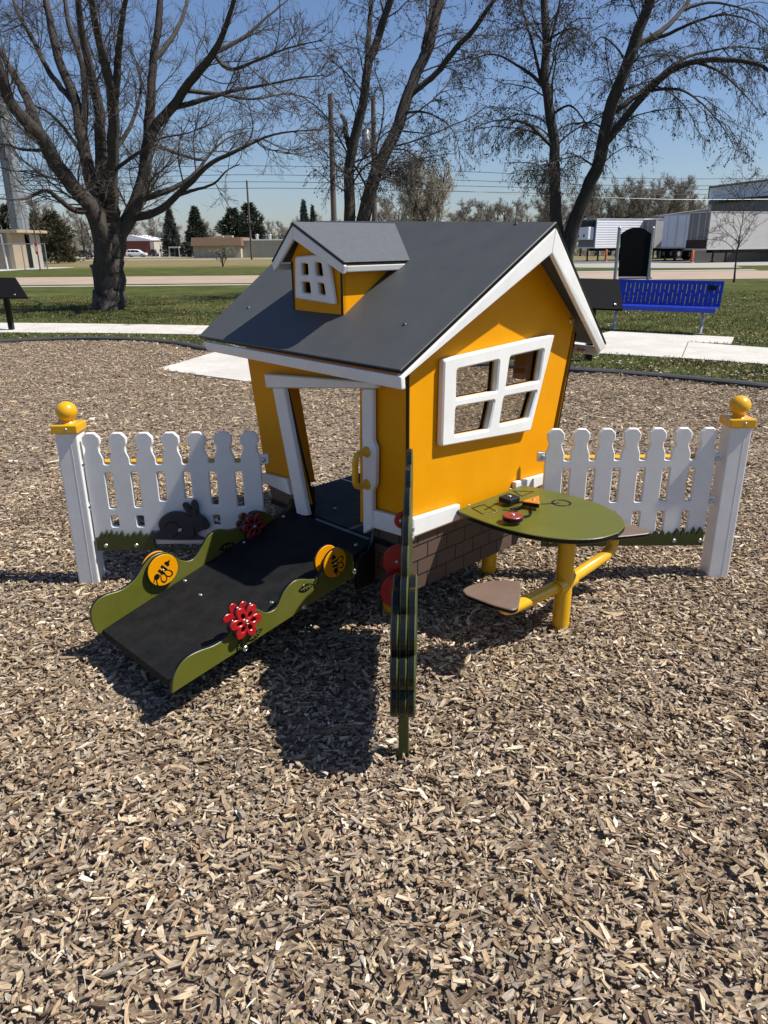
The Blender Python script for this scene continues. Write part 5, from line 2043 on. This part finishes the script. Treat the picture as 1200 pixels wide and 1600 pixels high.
for s in (-1, 1):
    b = cb + ax * s * leglen / 2
    pts_ = crv([b + fwd_ * .10, b + fwd_ * .02 + Z3 * .14, b - fwd_ * .02 + Z3 * .28, b - fwd_ * .08 + Z3 * .37, b - fwd_ * .23 + Z3 * .40, b - fwd_ * .285 + Z3 * .60, b - fwd_ * .34 + Z3 * .82], 5)
    mb = MB().tube(pts_, .03, 12)
    mb.tube([b + fwd_ * .10 + Z3 * .001, b + fwd_ * .10 + Z3 * .012], .07, 14)
    mb.build('leg', [GALV], bt)

# notice board
YB = 22.0
nb = thing('notice_board', 'black arched board between two silver posts behind the blue bench', 'sign', (FX(991, 432, YB)[0], YB, LZ))
lp = [(966, 432.5), (1016, 432.5), (1018, 366), (1014, 363), (1007, 357.5), (1000, 355.5), (990, 355.5), (983, 357.5), (975, 362), (970, 366)]
mb = MB().plate([FX(x, y, YB) for x, y in lp], [], (0, YB, 0), X3, Z3, -Y3, .05, -.025, .006, 0, 0)
mb.build('board', [MATTE], nb)
for x0_, y0_ in ((968.0, 358), (1020.5, 358)):
    x, z = FX(x0_, y0_, YB)
    mb = MB().tube([(x, YB, LZ - .1), (x, YB, z)], .045, 14)
    mb.sphere((x, YB, z + .02), .052, 0, 14, 8)
    mb.build('post', [GALV], nb)
mb = MB()
x, z = FX(967, 433.5, YB)
x2, _ = FX(1018, 433.5, YB)
mb.box((x, YB - .02, z - .05), (x2, YB + .02, z - .0), 0, .004)
mb.build('rail', [GALV], nb)

# red bin behind the maple
YC = 20.9
bx, bz = FX(157, 413, YC)
rb = thing('litter_bin', 'dark red litter bin half hidden behind the big bare tree', 'bin', (bx, YC, LZ))
MB().tube([(bx, YC, LZ), (bx, YC, LZ + .05), (bx, YC, bz - .08)], [.17, .19, .255], 20).build('bin_body', [REDB], rb)
MB().tube([(bx, YC, bz - .08), (bx, YC, bz - .07), (bx, YC, bz - .005), (bx, YC, bz)], [.26, .28, .28, .26], 20).build('rim', [REDB], rb)

# sapling
Sz = (1040, 260, .13333)
sap = [([(800, 1360), (826, 1100), (856, 880), (880, 750), (908, 600), (920, 400), (940, 200), (962, 120)], 20, 3, 0),
       ([(846, 875), (760, 820), (650, 770), (565, 725)], 8, 3, -.3), ([(858, 860), (812, 730), (700, 650), (555, 565)], 8, 3, .4),
       ([(868, 860), (950, 760), (1070, 700)], 8, 3, .4), ([(890, 690), (970, 620), (1060, 540)], 7, 3, -.4), ([(905, 610), (852, 450), (805, 320), (735, 290)], 7, 2.5, .3),
       ([(918, 500), (1010, 400), (1080, 300), (1092, 230)], 7, 2.5, -.3), ([(885, 740), (830, 580), (700, 510)], 6, 2.5, -.4), ([(915, 430), (880, 300), (872, 130)], 6, 2.5, .3)]
traced_tree('sapling_tree', 'slender bare young tree on the grass in front of the trailers', 29.7, Sz, sap, (60, 160, 260, 200), 21, (.02, .0, .0), rmin=.006)

# shrub across the road
far_tree(345, 379, 62, 3, True, 'low pale green budding shrub in the dry grass before the tan-roofed building', None, 1.5, .4)['category'] = 'shrub'

# ================================================================== left: shed, fence, tower
YS = 61.0
sx0, sx1 = FX(-70, 400, YS)[0], FX(20, 400, YS)[0]
zb, zt_ = lz(YS), FX(10, 359, YS)[1]
sh = thing('brick_shed', 'small tan brick shed with flat roof and white panel doors at the left edge', 'shed', (FX(0, 410, YS)[0], YS + 1, zb))
MB().box((sx0, YS, zb), (sx1 - .2, YS + 3, zt_ - .22), 0, .01).build('wall', [BRICKT], sh)
MB().box((sx1 - .2, YS - .06, zb), (sx1 + .15, YS + 3.05, zt_ - .22), 0, .01).build('corner_pilaster', [surf('tan_stone', (.42, .32, .21), .9, .1, 3)], sh)
xr = FX(41, 400, YS + 2)[0]
MB().box((sx1 + .15, YS + 2.2, zb), (xr, YS + 5, zt_ - .30), 0, .01).build('wall', [WALLB], sh)
for a_, b_3 in ((27.5, 32), (34, 39)):
    MB().box((FX(a_, 390, YS + 2)[0], YS + 2.12, zb + .9), (FX(b_3, 390, YS + 2)[0], YS + 2.19, zt_ - .42), 0, .01).build('panel_door', [WHW], sh)
MB().box((FX(22, 390, YS + 1.6)[0], YS + 1.2, zb + .35), (FX(30, 390, YS + 1.6)[0], YS + 2.0, zb + 1.25), 0, .04).build('meter_cabinet', [GALV], sh)
MB().box((sx0 - .3, YS - .3, zt_ - .22), (FX(29, 360, YS)[0], YS + 5.2, zt_), 0, .03).build('roof', [surf('tan_fascia', (.38, .29, .20), .8, .1, 2)], sh)
MB().tube([(FX(6.5, 380, YS)[0], YS - .12, zb), (FX(5, 380, YS)[0], YS - .12, zt_ - .3)], .07, 10).build('downpipe', [WHT], sh)
YF = 57.5
fx0, fx1 = FX(-40, 400, YF)[0], FX(72, 400, YF)[0]
zf0, zf1 = lz(YF), FX(40, 381, YF)[1]
cf = thing('chain_link_fence', 'grey chain link fence in front of the brick shed', 'fence', ((fx0 + fx1) / 2, YF, zf0))
for px in (-10, 36, 72):
    x = FX(px, 400, YF)[0]
    MB().tube([(x, YF, zf0 - .2), (x, YF, zf1 + .05)], .04, 8).build('post', [GALV], cf)
MB().tube([(fx0, YF, zf1), (fx1, YF, zf1)], .028, 8).build('top_rail', [GALV], cf)
seg = []
hh = zf1 - zf0
for k in np.arange(fx0 - hh, fx1, .16):
    for d in (1, -1):
        a_, b_3 = (k, zf0), (k + hh, zf1)
        if a_[0] < fx0:
            a_ = (fx0, zf0 + fx0 - k)
        if b_3[0] > fx1:
            b_3 = (fx1, zf0 + fx1 - k)
        if d == -1:
            a_, b_3 = (fx0 + fx1 - a_[0], a_[1]), (fx0 + fx1 - b_3[0], b_3[1])
        seg.append([(a_[0], YF + .01 * d, a_[1]), (b_3[0], YF + .01 * d, b_3[1])])
V, F = tubes(np.array(seg), np.full((len(seg), 2), .011), 3)
quads_obj('wire_mesh', V, F, GALV, cf)
YP = 54.5
mp_ = thing('marker_post', 'thin post with a red and white marker beside the wire fence', 'post', (FX(62.5, 418, YP)[0], YP, lz(YP)))
a_, b_3 = wx(62.5, 418, YP), wx(55, 354, YP)
MB().tube([(a_[0], YP, lz(YP) - .2), (a_[0], YP, b_3[2])], .05, 8).build('pole', [WOODP], mp_)
MB().box((a_[0] - .09, YP - .12, wx(60, 397, YP)[2]), (a_[0] + .09, YP - .06, wx(60, 379, YP)[2]), 0, .01).build('marker', [surf('marker_red', (.55, .05, .04), .5, .05, 3)], mp_)
MB().box((a_[0] - .07, YP - .13, wx(60, 393, YP)[2]), (a_[0] + .07, YP - .122, wx(60, 385, YP)[2]), 0, .002).build('marker_label', [WHT], mp_)

YT = 90.0
tx, _ = FX(40, 405, YT)
tw = thing('tower_mast', 'tall grey tapering steel mast rising at the left edge behind the shed', 'mast', (tx, YT, lz(YT)))
V, F = tubes(np.array([[[tx, YT, lz(YT) - .5], [tx, YT, 12], [tx, YT, 26], [tx, YT, 46]]]), np.array([[1.05, .95, .84, .66]]), 12)
quads_obj('shaft', V, F, TOWER, tw)
MB().tube([(tx, YT, lz(YT)), (tx, YT, lz(YT) + .3)], 1.5, 16).build('base_flange', [CONC], tw)

# ================================================================== far buildings on the left
YR = 205.0


def face_build(name, px_loop, Y, depth, mat_, parent):
    return MB().plate([FX(x, y, Y) for x, y in px_loop], [], (0, Y, 0), X3, Z3, -Y3, depth, -depth, .01, 0, 0).build(name, [mat_], parent)


gb = lz(YR)
rbn = thing('red_metal_building', 'red metal building with a white low gable behind the white parked car', 'building', (FX(210, 397, YR)[0], YR, gb))
face_build('wall', [(165, 398.6), (233, 398.6), (233, 376.5), (165, 376.5)], YR, 14, REDW, rbn)
face_build('gable', [(165, 376.4), (233.2, 376.4), (233.2, 374.2), (201, 367), (165, 374)], YR - .05, 14, WHW, rbn)
face_build('roof', [(164, 374), (201, 366.4), (235.5, 374), (235.5, 375), (201, 367.3), (164, 375)], YR - .4, 15, WHW, rbn)
mb = MB()
xa, za = FX(233.3, 376, YR)
xb = FX(240, 376, YR)[0]
mb.box((xa, YR + .1, gb - .1), (xb, YR + 12, za - .3), 0, .02)
mb.build('side_wall', [WALLB], rbn)
YD = 148.0
gb = lz(YD)
tbn = thing('tan_roofed_building', 'low beige building with a brown overhanging roof far left of the playhouse', 'building', (FX(340, 402, YD)[0], YD, gb))
xa, xb = FX(303, 402, YD)[0], FX(377, 402, YD)[0]
zr0, zr1 = FX(340, 384, YD)[1], FX(340, 371, YD)[1]
MB().box((xa, YD, gb - .3), (xb, YD + 12, zr0), 0, .02).build('wall', [WALLB], tbn)
x2a, x2b = FX(299.5, 384, YD)[0], FX(379, 384, YD)[0]
MB().hexa([(x2a, YD - 1.0, zr0 - .02), (x2b, YD - 1.0, zr0 - .02), (x2b, YD + 13, zr0 - .02), (x2a, YD + 13, zr0 - .02), (x2a + .15, YD - .5, zr1), (x2b - .15, YD - .5, zr1), (x2b - .15, YD + 12.5, zr1), (x2a + .15, YD + 12.5, zr1)], 0, .03).build('roof', [ROOFB], tbn)
for px in (335, 350):
    x = FX(px, 370, YD)[0]
    MB().box((x - .8, YD + 4, zr1), (x + .8, YD + 5.5, zr1 + .35), 0, .03).build('roof_vent', [WALLB], tbn)
for px in (312, 322, 331):
    x = FX(px, 393, YD)[0]
    MB().box((x - .06, YD - .02, gb), (x + .06, YD, zr0 - .1), 0, .005).build('pilaster', [surf('wall_joint', (.35, .32, .27), .9, .05, 1)], tbn)
mbn = thing('ribbed_metal_building', 'pale ribbed metal building between the wooden pole and the dormer', 'building', (FX(420, 402, YD)[0], YD + 3, gb))
xa, xb = FX(379.5, 402, YD + 2)[0], FX(480, 402, YD + 2)[0]
zr = FX(400, 376, YD + 2)[1]
MB().box((xa, YD + 2, gb - .3), (xb, YD + 16, zr), 0, .02).build('wall', [CORB], mbn)
MB().box((xa - .2, YD + 1.7, zr), (xb, YD + 16.3, zr + .22), 0, .02).build('roof', [WHW], mbn)
for px in (402, 422):
    x = FX(px, 374, YD + 5)[0]
    MB().tube([(x, YD + 5, zr + .2), (x, YD + 5, zr + .9), (x, YD + 5, zr + 1.0), (x, YD + 5, zr + 1.2)], [.3, .3, .5, .2], 10).build('roof_vent', [GALV], mbn)
YH = 232.0
gb = lz(YH)
hn = thing('house', 'distant grey-roofed house between the narrow spruce and the tan-roofed building', 'house', (FX(262, 396, YH)[0], YH, gb))
xa, xb = FX(248, 396, YH)[0], FX(276, 396, YH)[0]
z1_ = FX(260, 389, YH)[1]
z2_ = FX(260, 381, YH)[1]
MB().box((xa, YH, gb - .3), (xb, YH + 9, z1_), 0, .02).build('wall', [WALLB], hn)
MB().hexa([(xa - .5, YH - .6, z1_), (xb + .5, YH - .6, z1_), (xb + .5, YH + 9.6, z1_), (xa - .5, YH + 9.6, z1_), (xa - .5, YH + 4.3, z2_), (xb + .5, YH + 4.3, z2_), (xb + .5, YH + 4.7, z2_), (xa - .5, YH + 4.7, z2_)], 0, .03).build('roof', [ROOFG], hn)
MB().box((xa + 2, YH - .05, gb + .8), (xa + 3.2, YH + .02, z1_ - .3), 0, .01).build('window', [GLASSD], hn)


def car(px0, px1, py, Y, mat_, label, tall=1.72, group=None):
    """A parked car seen from the side."""
    xa = FX(px0, py, Y)[0]
    xb = FX(px1, py, Y)[0]
    L_ = xb - xa
    g = lz(Y) + .01
    t = thing('parked_car', label, 'car', ((xa + xb) / 2, Y, g), 0, group)
    k = L_ / 4.7
    s = tall / 1.72

    def sc_(p):
        return [(xa + x * k, z * s) for x, z in p]
    O = (0, Y, g)
    lower = [(.05, .35), (4.62, .35), (4.68, .60), (4.55, .88), (3.75, 1.0), (.12, 1.05), (.02, .8)]
    MB().plate(rounded(sc_(lower), .12), [], O, X3, Z3, -Y3, 1.8, -.9, .09, 0, 0).build('body', [mat_], t)
    cab = [(.15, 1.0), (3.85, .96), (3.05, 1.58), (2.4, 1.70), (.75, 1.70), (.28, 1.5)]
    MB().plate(rounded(sc_(cab), .12), [], O, X3, Z3, -Y3, 1.6, -.8, .14, 0, 0).build('cabin', [mat_], t)
    for w_ in ([(.42, 1.10), (1.15, 1.10), (1.15, 1.55), (.55, 1.50)], [(1.27, 1.10), (2.2, 1.10), (2.2, 1.57), (1.27, 1.57)], [(2.3, 1.10), (3.35, 1.06), (2.85, 1.50), (2.3, 1.57)]):
        mb = MB()
        mb.plate(rounded(sc_(w_), .05), [], O, X3, Z3, -Y3, .02, .792, .003, 0, 0)
        mb.build('window', [GLASSD], t)
    for x in (.9, 3.75):
        mb = MB()
        for sgn in (-1, 1):
            mb.tube([(xa + x * k, Y + sgn * .93, g + .34), (xa + x * k, Y + sgn * .68, g + .34)], .34, 16)
            mb.tube([(xa + x * k, Y + sgn * .94, g + .34), (xa + x * k, Y + sgn * .93, g + .34)], .2, 12, 1)
        mb.build('wheel', [TYRE, GALV], t)
    for x, m_ in ((4.60, WHT), (.04, RED)):
        MB().box((xa + x * k - .06, Y - .86, g + .68 * s), (xa + x * k + .06, Y - .45, g + .85 * s), 0, .01).build('lamp', [m_], t)
    return t


car(198.5, 230, 401, 186, CARW, 'white estate car parked in front of the red metal building', 1.75)
car(122.5, 147.5, 400, 190, CARD, 'dark blue car parked left of the big bare tree trunk', 1.7)
car(237, 247, 399, 200, CARD, 'dark car seen nose-on right of the red metal building', 1.8)
car(282, 296, 401, 178, CARD, 'low black car parked left of the tan-roofed building', 1.4)
car(148, 152, 399, 205, CARR, 'dull red car mostly hidden behind the big tree trunk', 1.5)
YK = 176.0
xa, xb = FX(264.5, 400, YK)[0], FX(281, 400, YK)[0]
g = lz(YK)
tk = thing('carport', 'dark open carport beside the distant grey-roofed house', 'carport', ((xa + xb) / 2, YK, g))
MB().box((xa, YK, g + 1.9), (xb, YK + 5, g + 2.2), 0, .02).build('roof', [WALLB], tk)
for x in (xa + .1, xb - .1):
    for y in (YK + .1, YK + 4.9):
        MB().box((x - .08, y - .08, g - .2), (x + .08, y + .08, g + 1.9), 0, .01).build('post', [WALLB], tk)
MB().box((xa + .2, YK + 4.6, g), (xb - .2, YK + 4.75, g + 1.88), 0, .01).build('back_panel', [BLK], tk)
xa, xb = FX(295, 400, 160)[0], FX(303, 400, 160)[0]
g = lz(160)
dm = thing('dumpster', 'black waste dumpster against the tan-roofed building', 'dumpster', ((xa + xb) / 2, 160, g))
MB().hexa([(xa + .1, 158.6, g + .1), (xb - .1, 158.6, g + .1), (xb - .1, 159.8, g + .1), (xa + .1, 159.8, g + .1), (xa, 158.4, g + 1.3), (xb, 158.4, g + 1.3), (xb, 160, g + 1.45), (xa, 160, g + 1.45)], 0, .03).build('body', [BLK], dm)
MB().box((xa - .02, 158.35, g + 1.46), (xb + .02, 160.02, g + 1.54), 0, .02).build('lid', [RUB], dm)

# ================================================================== poles and wires


def pole(px, py_top, Y, r0, label, arms=(), can=None, mat_=WOODP):
    tp = WX(px, py_top, Y)
    g = lz(Y)
    # a vertical pole keeps its x, so measure the foot from the top
    t = thing('utility_pole', label, 'pole', (tp[0], Y, g))
    MB().tube([(tp[0], Y, g - .3), (tp[0], Y, tp[2])], [r0, r0 * .75], 12).build('shaft', [mat_], t)
    for z, hw_ in arms:
        MB().box((tp[0] - hw_, Y - .16, tp[2] - z - .06), (tp[0] + hw_, Y - .05, tp[2] - z + .06), 0, .01).build('crossarm', [mat_], t)
        mb = MB()
        for s in (-.85, -.3, .3, .85):
            mb.tube([(tp[0] + hw_ * s, Y - .1, tp[2] - z + .06), (tp[0] + hw_ * s, Y - .1, tp[2] - z + .22)], .04, 8)
        mb.build('insulators', [GALV], t)
    if can:
        z, dx = can
        mb = MB().tube([(tp[0] + dx, Y - .1, tp[2] - z - .95), (tp[0] + dx, Y - .1, tp[2] - z), (tp[0] + dx, Y - .1, tp[2] - z + .06)], [.24, .24, .16], 16)
        mb.tube([(tp[0] + dx * .8, Y - .1, tp[2] - z + .05), (tp[0] + dx * .8, Y - .1, tp[2] - z + .35)], .045, 8)
        mb.tube([(tp[0], Y, tp[2] - z - .5), (tp[0] + dx, Y - .1, tp[2] - z - .5)], .05, 8)
        mb.build('transformer', [GALV], t)
    return tp


pole(516, 147, 43, .17, 'tall grey wooden pole left of the twin leaning trunks')
pole(583, 150, 46, .17, 'tall wooden pole with a grey transformer between the twin leaning trunks', can=(1.7, -.42))
pole(385.5, 282, 112, .16, 'wooden pole with a short crossarm above the tan-roofed building', arms=((5.5, .9),))
pole(249, 372, 192, .14, 'slim pale pole right of the red metal building', mat_=WHW)
pole(137, 362, 150, .16, 'short wooden pole above the dark blue car')
pole(1125, 288, 112.0, .16, 'wooden pole beyond the white warehouse')
wl = [('topmost of the thin overhead wires crossing above the tan-roofed building', 264, 259, 262, 280), ('second thin overhead wire from the top, above the tan-roofed building', 280, 273, 276, 291),
      ('third thin overhead wire from the top, above the tan-roofed building', 288, 284, 285, 297), ('fourth and lowest of the long overhead wires above the tan-roofed building', 301, 294, 294, 305)]
for lb, ya, yb_, yc, yd in wl:
    P = crv([WX(-200, ya + 3, 112), WX(60, ya + 2, 112), WX(385.5, yb_, 112), WX(700, yc + 5, 112), WX(1000, yd - 1, 112), WX(1400, yd - 3, 112)], 8)
    V, F = tubes(P[None], np.full((1, len(P)), .034), 4)
    o = quads_obj('overhead_wire', V, F, WIRE)
    tag(o, lb, 'wire')
P = crv([WX(780, 302, 46), WX(880, 306.5, 46), WX(990, 310, 46), WX(1095, 312, 46), WX(1330, 310, 46)], 8)
V, F = tubes(P[None], np.full((1, len(P)), .013), 5)
tag(quads_obj('overhead_wire', V, F, GALV), 'bright metallic cable running right over the white trailers', 'wire')
P = crv([WX(583, 292, 46), WX(700, 297, 46), WX(780, 302, 46)], 8)
V, F = tubes(P[None], np.full((1, len(P)), .011), 5)
tag(quads_obj('overhead_wire', V, F, GALV), 'short pale cable leaving the transformer pole to the right', 'wire')

# ================================================================== right: trailers, warehouse


def trailer(px0, px1, py_t, py_b, Y, yaw, L_, wall_mat, end_mat, label, reefer=False, panel=False, group=None, legs=.15):
    c0 = WX(px0, py_b, Y)
    g = lz(Y)
    H0, H1 = c0[2], WX(px0, py_t, Y)[2]
    a_ = np.array([math.cos(yaw), math.sin(yaw), 0])
    b_3 = np.array([-math.sin(yaw), math.cos(yaw), 0])
    o = np.array([c0[0], Y, 0])
    t = thing('semi_trailer', label, 'trailer', (*(o + a_ * L_ / 2 + b_3 * 1.25)[:2], g), yaw, group)

    def bx(mb, x0, x1, y0, y1, z0, z1, m=0, bev=.02):
        P = [o + a_ * x + b_3 * y + Z3 * z for z in (z0, z1) for x, y in ((x0, y0), (x1, y0), (x1, y1), (x0, y1))]
        return mb.hexa(P, m, bev)
    bx(MB(), 0.06, L_, 0, 2.5, H0 + .12, H1 - .06).build('box_body', [wall_mat], t)
    mb = bx(MB(), -.01, L_ + .02, -.03, 2.53, H0, H0 + .12)
    bx(mb, -.01, L_ + .02, -.03, 2.53, H1 - .06, H1)
    for x in (0, L_):
        bx(mb, x - .04, x + .06, -.03, .06, H0 + .12, H1 - .06)
    mb.build('frame_rails', [TRLG if not reefer else TRLW], t)
    mb = bx(MB(), .0, .055, .08, 2.42, H0 + .13, H1 - .08)
    if not reefer:
        for y in (.5, 1.2, 1.3, 2.0):
            bx(mb, -.02, .0, y - .02, y + .02, H0 + .15, H1 - .1, 1)
        if end_mat is TRLD and L_ > 13:
            bx(mb, -.05, .0, .05, 2.45, H0 + .1, H0 + .75, 2)
    mb.build('end_doors', [end_mat, TRLG, surf('rusty_dock_bumper', (.035, .016, .013), .8, .5, 3)], t)
    if reefer:
        mb = bx(MB(), -.75, -.02, .25, 2.25, H0 + .75, H0 + 1.9, 0, .08)
        bx(mb, -.75, -.02, .25, 2.25, H0 + 1.9, H1 - .15, 1, .08)
        bx(mb, -.77, -.74, .7, .9, H0 + 1.0, H0 + 1.25, 1)
        bx(mb, -.77, -.74, 1.5, 1.9, H0 + .95, H0 + 1.2, 1)
        mb.build('cooling_unit', [TRLW, BLK], t)
    if panel:
        bx(MB(), L_ * .25, L_ * .82, -.05, -.031, H0 + .3, H1 - .2, 0, .004).build('side_panel', [TRLW], t)
    for x in (L_ * legs, L_ * legs + .35):
        mb = MB()
        for y in (.5, 2.0):
            bx(mb, x - .06, x + .06, y - .06, y + .06, g + .05, H0)
            bx(mb, x - .15, x + .15, y - .15, y + .15, g, g + .05)
        mb.build('landing_leg', [BLK], t)
        break
    for x in (L_ * .72, L_ * .72 + 1.3):
        mb = MB()
        for y in (.05, .35, 2.15, 2.45):
            p = o + a_ * x + b_3 * y + Z3 * (g + .5)
            mb.tube([p - b_3 * .12, p + b_3 * .12], .5, 18)
            mb.tube([p - b_3 * .13, p + b_3 * .13], .24, 12, 1)
        mb.build('wheel', [TYRE, GALV], t)
    mb = bx(MB(), L_ * .1, L_ * .95, .8, .95, H0 - .25, H0)
    bx(mb, L_ * .1, L_ * .95, 1.55, 1.7, H0 - .25, H0)
    mb.build('chassis', [BLK], t)


trailer(1104, 1240, 330.5, 390.5, 62, R(18), 14.2, TRLG, TRLD, 'large grey box trailer with dark end doors behind the young tree', legs=.17)
trailer(1021, 1075, 342, 388, 74, R(14), 9, TRLG, TRLD, 'grey box trailer with a white side panel right of the arched black board', panel=True, legs=.3)
trailer(929.5, 1001, 341.5, 388, 73.5, R(26), 7.4, CORW, TRLD, 'white corrugated refrigerated trailer left of the arched black board', reefer=True, legs=.12)
trailer(1003, 1020, 341.5, 388, 82, R(30), 8, TRLW, TRLD, 'pale grey trailer end showing between the corrugated trailer and the panelled one', legs=.3)
trailer(1076, 1090, 334, 388, 69, R(50), 9, TRLW, TRLW, 'bluish white trailer squeezed behind the dark end doors of the large grey trailer', legs=.3)
for px, py, Y, h, lb in ((946.5, 403, 72, 1.0, 'orange post under the white corrugated trailer'), (1081, 406, 61.5, .95, 'orange post beside the dark end doors of the large trailer')):
    x = FX(px, py, Y)[0]
    t = thing('bollard', lb, 'bollard', (x, Y, lz(Y)))
    MB().tube([(x, Y, lz(Y) - .1), (x, Y, lz(Y) + h), (x, Y, lz(Y) + h + .05)], [.11, .11, .05], 12).build('post', [surf('orange_paint', (.45, .10, .03), .6, .1, 3)], t)
    MB().tube([(x, Y, lz(Y)), (x, Y, lz(Y) + .06)], .2, 14).build('base', [CONC], t)
xa, xb = FX(1083, 400, 67)[0], FX(1210, 400, 67)[0]
mb = MB().box((xa, 67, lz(67) - .1), (xb, 67.3, lz(67) + .95), 0, .02)
tag(mb.build('low_wall', [CONC3]), 'low grey concrete wall under the large grey trailer', 'wall')
YW = 88.0
gb = lz(YW)
wh_ = thing('warehouse', 'large white metal warehouse with a sloping roof behind the trailers', 'warehouse', (FX(1170, 380, YW)[0], YW, gb))
z0 = FX(1094, 400, YW)[1]
P = [FX(1094, 410, YW), FX(1330, 410, YW), FX(1330, 266, YW), FX(1104, 294, YW)]
P = [(P[0][0], gb - .3), (P[1][0], gb - .3), P[2], (P[0][0], P[3][1])]
KB = 112.0 / YW                                   # the left wall runs back along the line of sight
lo_ = [(P[0][0], YW, P[0][1]), (P[1][0], YW, P[1][1]), (P[1][0] + 8, 112.0, P[1][1]), (P[0][0] * KB + .5, 112.0, P[0][1])]
hi_ = [(P[3][0], YW, P[3][1]), (P[2][0], YW, P[2][1]), (P[2][0] + 8, 112.0, P[2][1]), (P[3][0] * KB + .5, 112.0, P[3][1])]
MB().hexa(lo_ + hi_, 0, .02).build('wall', [WHW], wh_)
q0, q1 = np.array(P[3]), np.array(P[2])
MB().hexa([(q0[0] - .3, YW - .4, q0[1]), (q1[0], YW - .4, q1[1]), (q1[0] + 8, 112.3, q1[1]), (q0[0] * KB, 112.3, q0[1]), (q0[0] - .3, YW - .4, q0[1] + .18), (q1[0], YW - .4, q1[1] + .18), (q1[0] + 8, 112.3, q1[1] + .18), (q0[0] * KB, 112.3, q0[1] + .18)], 0, .02).build('roof', [SHADEGR], wh_)
xa, xb = FX(1123, 330, YW - 2.05)[0], FX(1330, 330, YW - 2.05)[0]
za, zb_ = FX(1123, 317, YW - 2.05)[1], FX(1330, 301, YW - 2.05)[1]
MB().plate([(xa, gb - .3), (xb, gb - .3), (xb, zb_), (xa, za)], [], (0, YW - 2.05, 0), X3, Z3, -Y3, 2.0, -2.0, .02, 0, 0).build('lean_to_wall', [CORG], wh_)
MB().plate([(xa - .3, za), (xb, zb_), (xb, zb_ + .35), (xa - .3, za + .35)], [], (0, YW - 2.4, 0), X3, Z3, -Y3, 2.4, -2.4, .02, 0, 0).build('lean_to_roof', [BLK], wh_)
YL = 84.0
ls = thing('dock_canopy', 'thin sloping canopy roof rising behind the grey trailers to the warehouse', 'canopy', (FX(1070, 400, YL)[0], YL, lz(YL)))
pa, pb = FX(1030, 340.5, YL), FX(1108, 330, YL)
MB().plate([pa, pb, (pb[0], pb[1] + .25), (pa[0], pa[1] + .25)], [], (0, YL, 0), X3, Z3, -Y3, 3, -3, .02, 0, 0).build('roof', [TRLD], ls)
for px in (1034, 1104):
    x = FX(px, 380, YL)[0]
    MB().box((x - .1, YL + .2, lz(YL) - .1), (x + .1, YL + .4, FX(px, 337 if px > 1060 else 341, YL)[1]), 0, .01).build('post', [SHADEGR], ls)

# brush that closes the horizon
r_ = np.random.default_rng(77)
n = 15000
x = r_.uniform(-230, 190, n)
y = np.where(x > 25, r_.uniform(118, 170, n), r_.uniform(215, 265, n))
clump = .6 + .4 * np.sin(x * .21) * np.sin(x * .083 + 1) + .25 * np.sin(x * .9)
h = np.where(x > 25, r_.uniform(1.5, 5.5, n), r_.uniform(1.5, 7.5, n)) * np.clip(clump, .25, 1.2)
P = np.empty((n, 4, 3))
P[:, 0] = np.stack([x, y, -(y - 45) * .0075 - .2], 1)
d = np.stack([r_.normal(0, .3, n), r_.normal(0, .3, n), np.ones(n)], 1)
for k in range(1, 4):
    P[:, k] = P[:, k - 1] + d * (h / 3)[:, None]
    d = d + r_.normal(0, .3, (n, 3)) * np.array([1, 1, .2])
V, F = tubes(P, np.linspace(1, .4, 4)[None] * r_.uniform(.02, .06, n)[:, None], 3)
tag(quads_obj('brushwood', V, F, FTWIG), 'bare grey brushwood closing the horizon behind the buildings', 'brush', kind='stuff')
